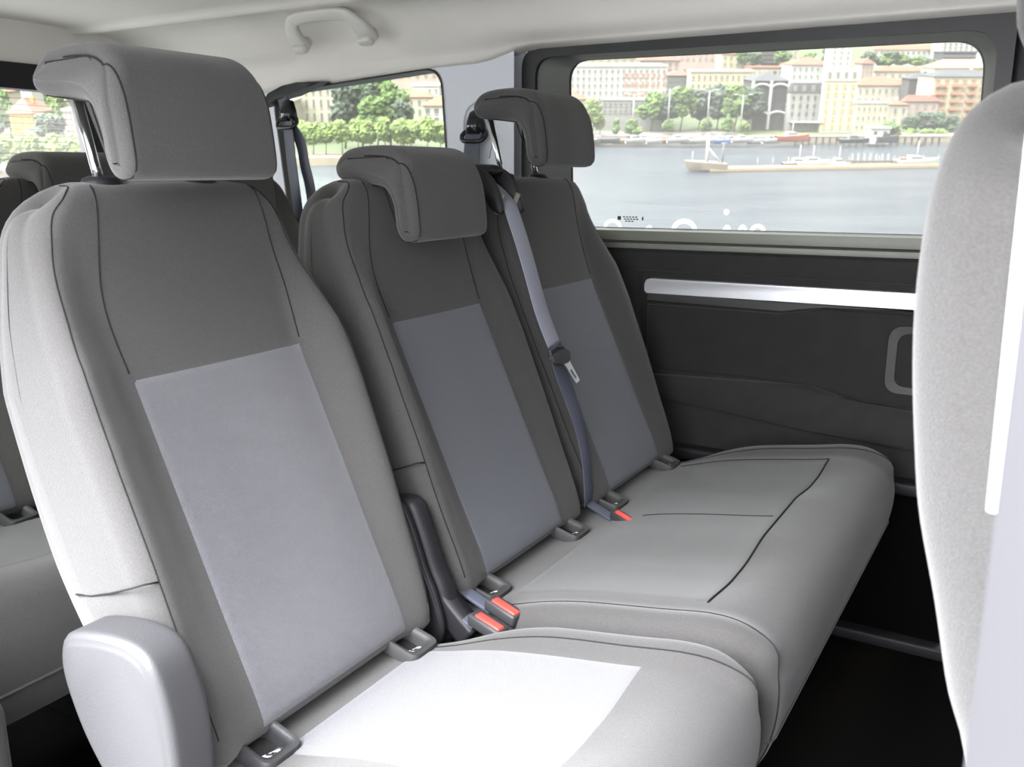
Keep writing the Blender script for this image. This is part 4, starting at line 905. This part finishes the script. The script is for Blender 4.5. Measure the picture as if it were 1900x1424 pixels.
boat(1470, 262, 351, 13, 'red and white fishing boat moored by the grey mansard building', 'e_orange', True, 2.0, .1, 4.5, name='fishing_boat')
boat(1585, 264, 350, 12, 'dark low boat at the end of the timber jetty', 'e_hullb', True, 1.2, .1, cab='e_grey'); boat(1645, 264, 350, 9, 'black tug boat right of the white boathouse', 'e_hullb', True, 2.0, .1, cab='e_slate', name='tug_boat')
r = eempty('boathouse', at(1626, 266, 352), 0, 'white floating boathouse with a flat roof at the quay', 'boathouse')
mb = MB(); mb.rbox((0, 0, 2.8), (7, 5, 5.6), 0); child(mb, 'wall', 'e_white', r); mb = MB(); mb.rbox((0, 0, 5.8), (8, 6, .4), 0); child(mb, 'roof', 'e_white', r)
for x in (-1.8, 1.8): mb = MB(); mb.rbox((x, -2.5, 4), (1.1, .2, 1.1), 0); child(mb, 'window', 'e_slate', r)
# ---- the long pier with its crane
DP = 283
p0 = at(1283, 330, DP); p1 = at(1736, 318, DP+10); d_ = p1-p0; Lp = math.hypot(d_.x, d_.y); pang = math.atan2(d_.y, d_.x); zb = -H
pier = eempty('pier', (p0.x, p0.y, zb), pang, 'long narrow orange-edged pier lying in the water', 'pier')
mb = MB(); mb.prism([(0, 1.2), (6, -1.8), (Lp, -1.8), (Lp, 2.2), (6, 2.2), (1, 3.4)], lambda q: (q[0], 3.4, q[1]), lambda q: (q[0]+7, q[1]), 0) if False else mb.rbox((Lp/2+3, 1.5, .45), (Lp-5, 4.5, 1.3), .1)
child(mb, 'deck', 'e_deck_e', pier)
mb = MB(); mb.rbox((Lp/2+3, 1.5, -.2), (Lp-4.6, 4.9, .9), .1); child(mb, 'fender', 'e_hullb', pier)
mb = MB(); rows = []
for k in range(9):
    t_ = k/8; x = 13*(1-t_)-2; w_ = 2.8*(1-t_**3*.75); rows.append([(x, 1.5-w_, 2.4+t_), (x+1.2*t_, 1.5-w_*.8, .6), (x+3*t_, 1.5, -.6), (x+1.2*t_, 1.5+w_*.8, .6), (x, 1.5+w_, 2.4+t_)])
mb.grid(rows, cv=True); mb.add([rows[8][i] for i in range(5)], [(0, 1, 2, 3, 4)]); child(mb, 'bow', 'e_stone', pier, smooth=True, sharp=40)
for k in range(14):
    mb = MB(); mb.tube([(22+k*5.0, 3.2, 2), (22+k*5.0, 3.2, 3.6)], .12, 0, 6); child(mb, 'railing_post', 'e_white', pier)
def pz(px, row): return at(px, row, DP)
cr = eempty('crane', (pz(1312, 318).x, DP+1.5, zb+2.2), 0, 'white crane mast with stays at the left tip of the pier', 'crane')
hM = pz(1312, 250).z-(zb+2.2); sx = pz(1341, 318).x - pz(1312, 318).x
mb = MB(); mb.tube([(0, 0, -.5), (0, 0, hM)], [.55, .42], 0, 10); child(mb, 'mast', 'e_white', cr, smooth=True)
mb = MB(); mb.tube([(.2, 0, hM*.55), (sx*.95, 0, 0)], .28, 0, 8); child(mb, 'strut', 'e_white', cr, smooth=True)
mb = MB(); mb.tube([(sx, 0, -.5), (sx, 0, hM*.72)], .30, 0, 8); mb.tube([(sx-.8, 0, hM*.66), (sx+1.0, 0, hM*.70)], .28, 0, 8); child(mb, 'post', 'e_grey', cr, smooth=True)
mb = MB(); mb.tube([(0, 0, hM*.95), (sx*.5, 0, hM*.55), (sx, 0, hM*.62)], .09, 0, 6); child(mb, 'stay', 'e_grey', cr, smooth=True)
mb = MB(); mb.tube([(pz(1285, 318).x-pz(1312, 318).x, 0, .6), (pz(1285, 318).x-pz(1312, 318).x, 0, hM*.42)], .14, 0, 6); child(mb, 'flag_pole', 'e_white', cr, smooth=True)
boat(1483, 311, DP+9, 11, 'grey work boat with a bridge mast, leftmost behind the pier', 'e_grey', True, 1.5, 0, 5.5, name='work_boat'); boat(1508, 311, DP+8, 11, 'white cabin cruiser in the middle of the pier', 'e_hull', True, 1.8, 0, 5, name='cabin_cruiser')
boat(1556, 311, DP+9, 9, 'small white boat with a red cover behind the pier', 'e_hull', True, 1.4, 0, 5, cab='e_white'); boat(1700, 309, DP+12, 14, 'white patrol boat with a radar mast at the right end of the pier', 'e_hull', True, 2.0, 0, 6, name='patrol_boat'); boat(1676, 310, DP+12, 8, 'grey boat with an orange cover left of the patrol boat', 'e_grey', True, 1.5, 0, 0, cab='e_orange')
gw = eempty('gangway', (at(1574, 305, DP+9).x, DP+9, zb+2.6), .02, 'floating gangway with white posts behind the pier', 'gangway')
mb = MB(); mb.rbox((6.5, 0, -.5), (15, 1.4, .5), 0); child(mb, 'walkway', 'e_trunk', gw)
for k in range(7): mb = MB(); mb.rbox((1+k*1.9, 0, .8), (.28, .28, 1.9), 0); child(mb, 'post', 'e_white', gw)
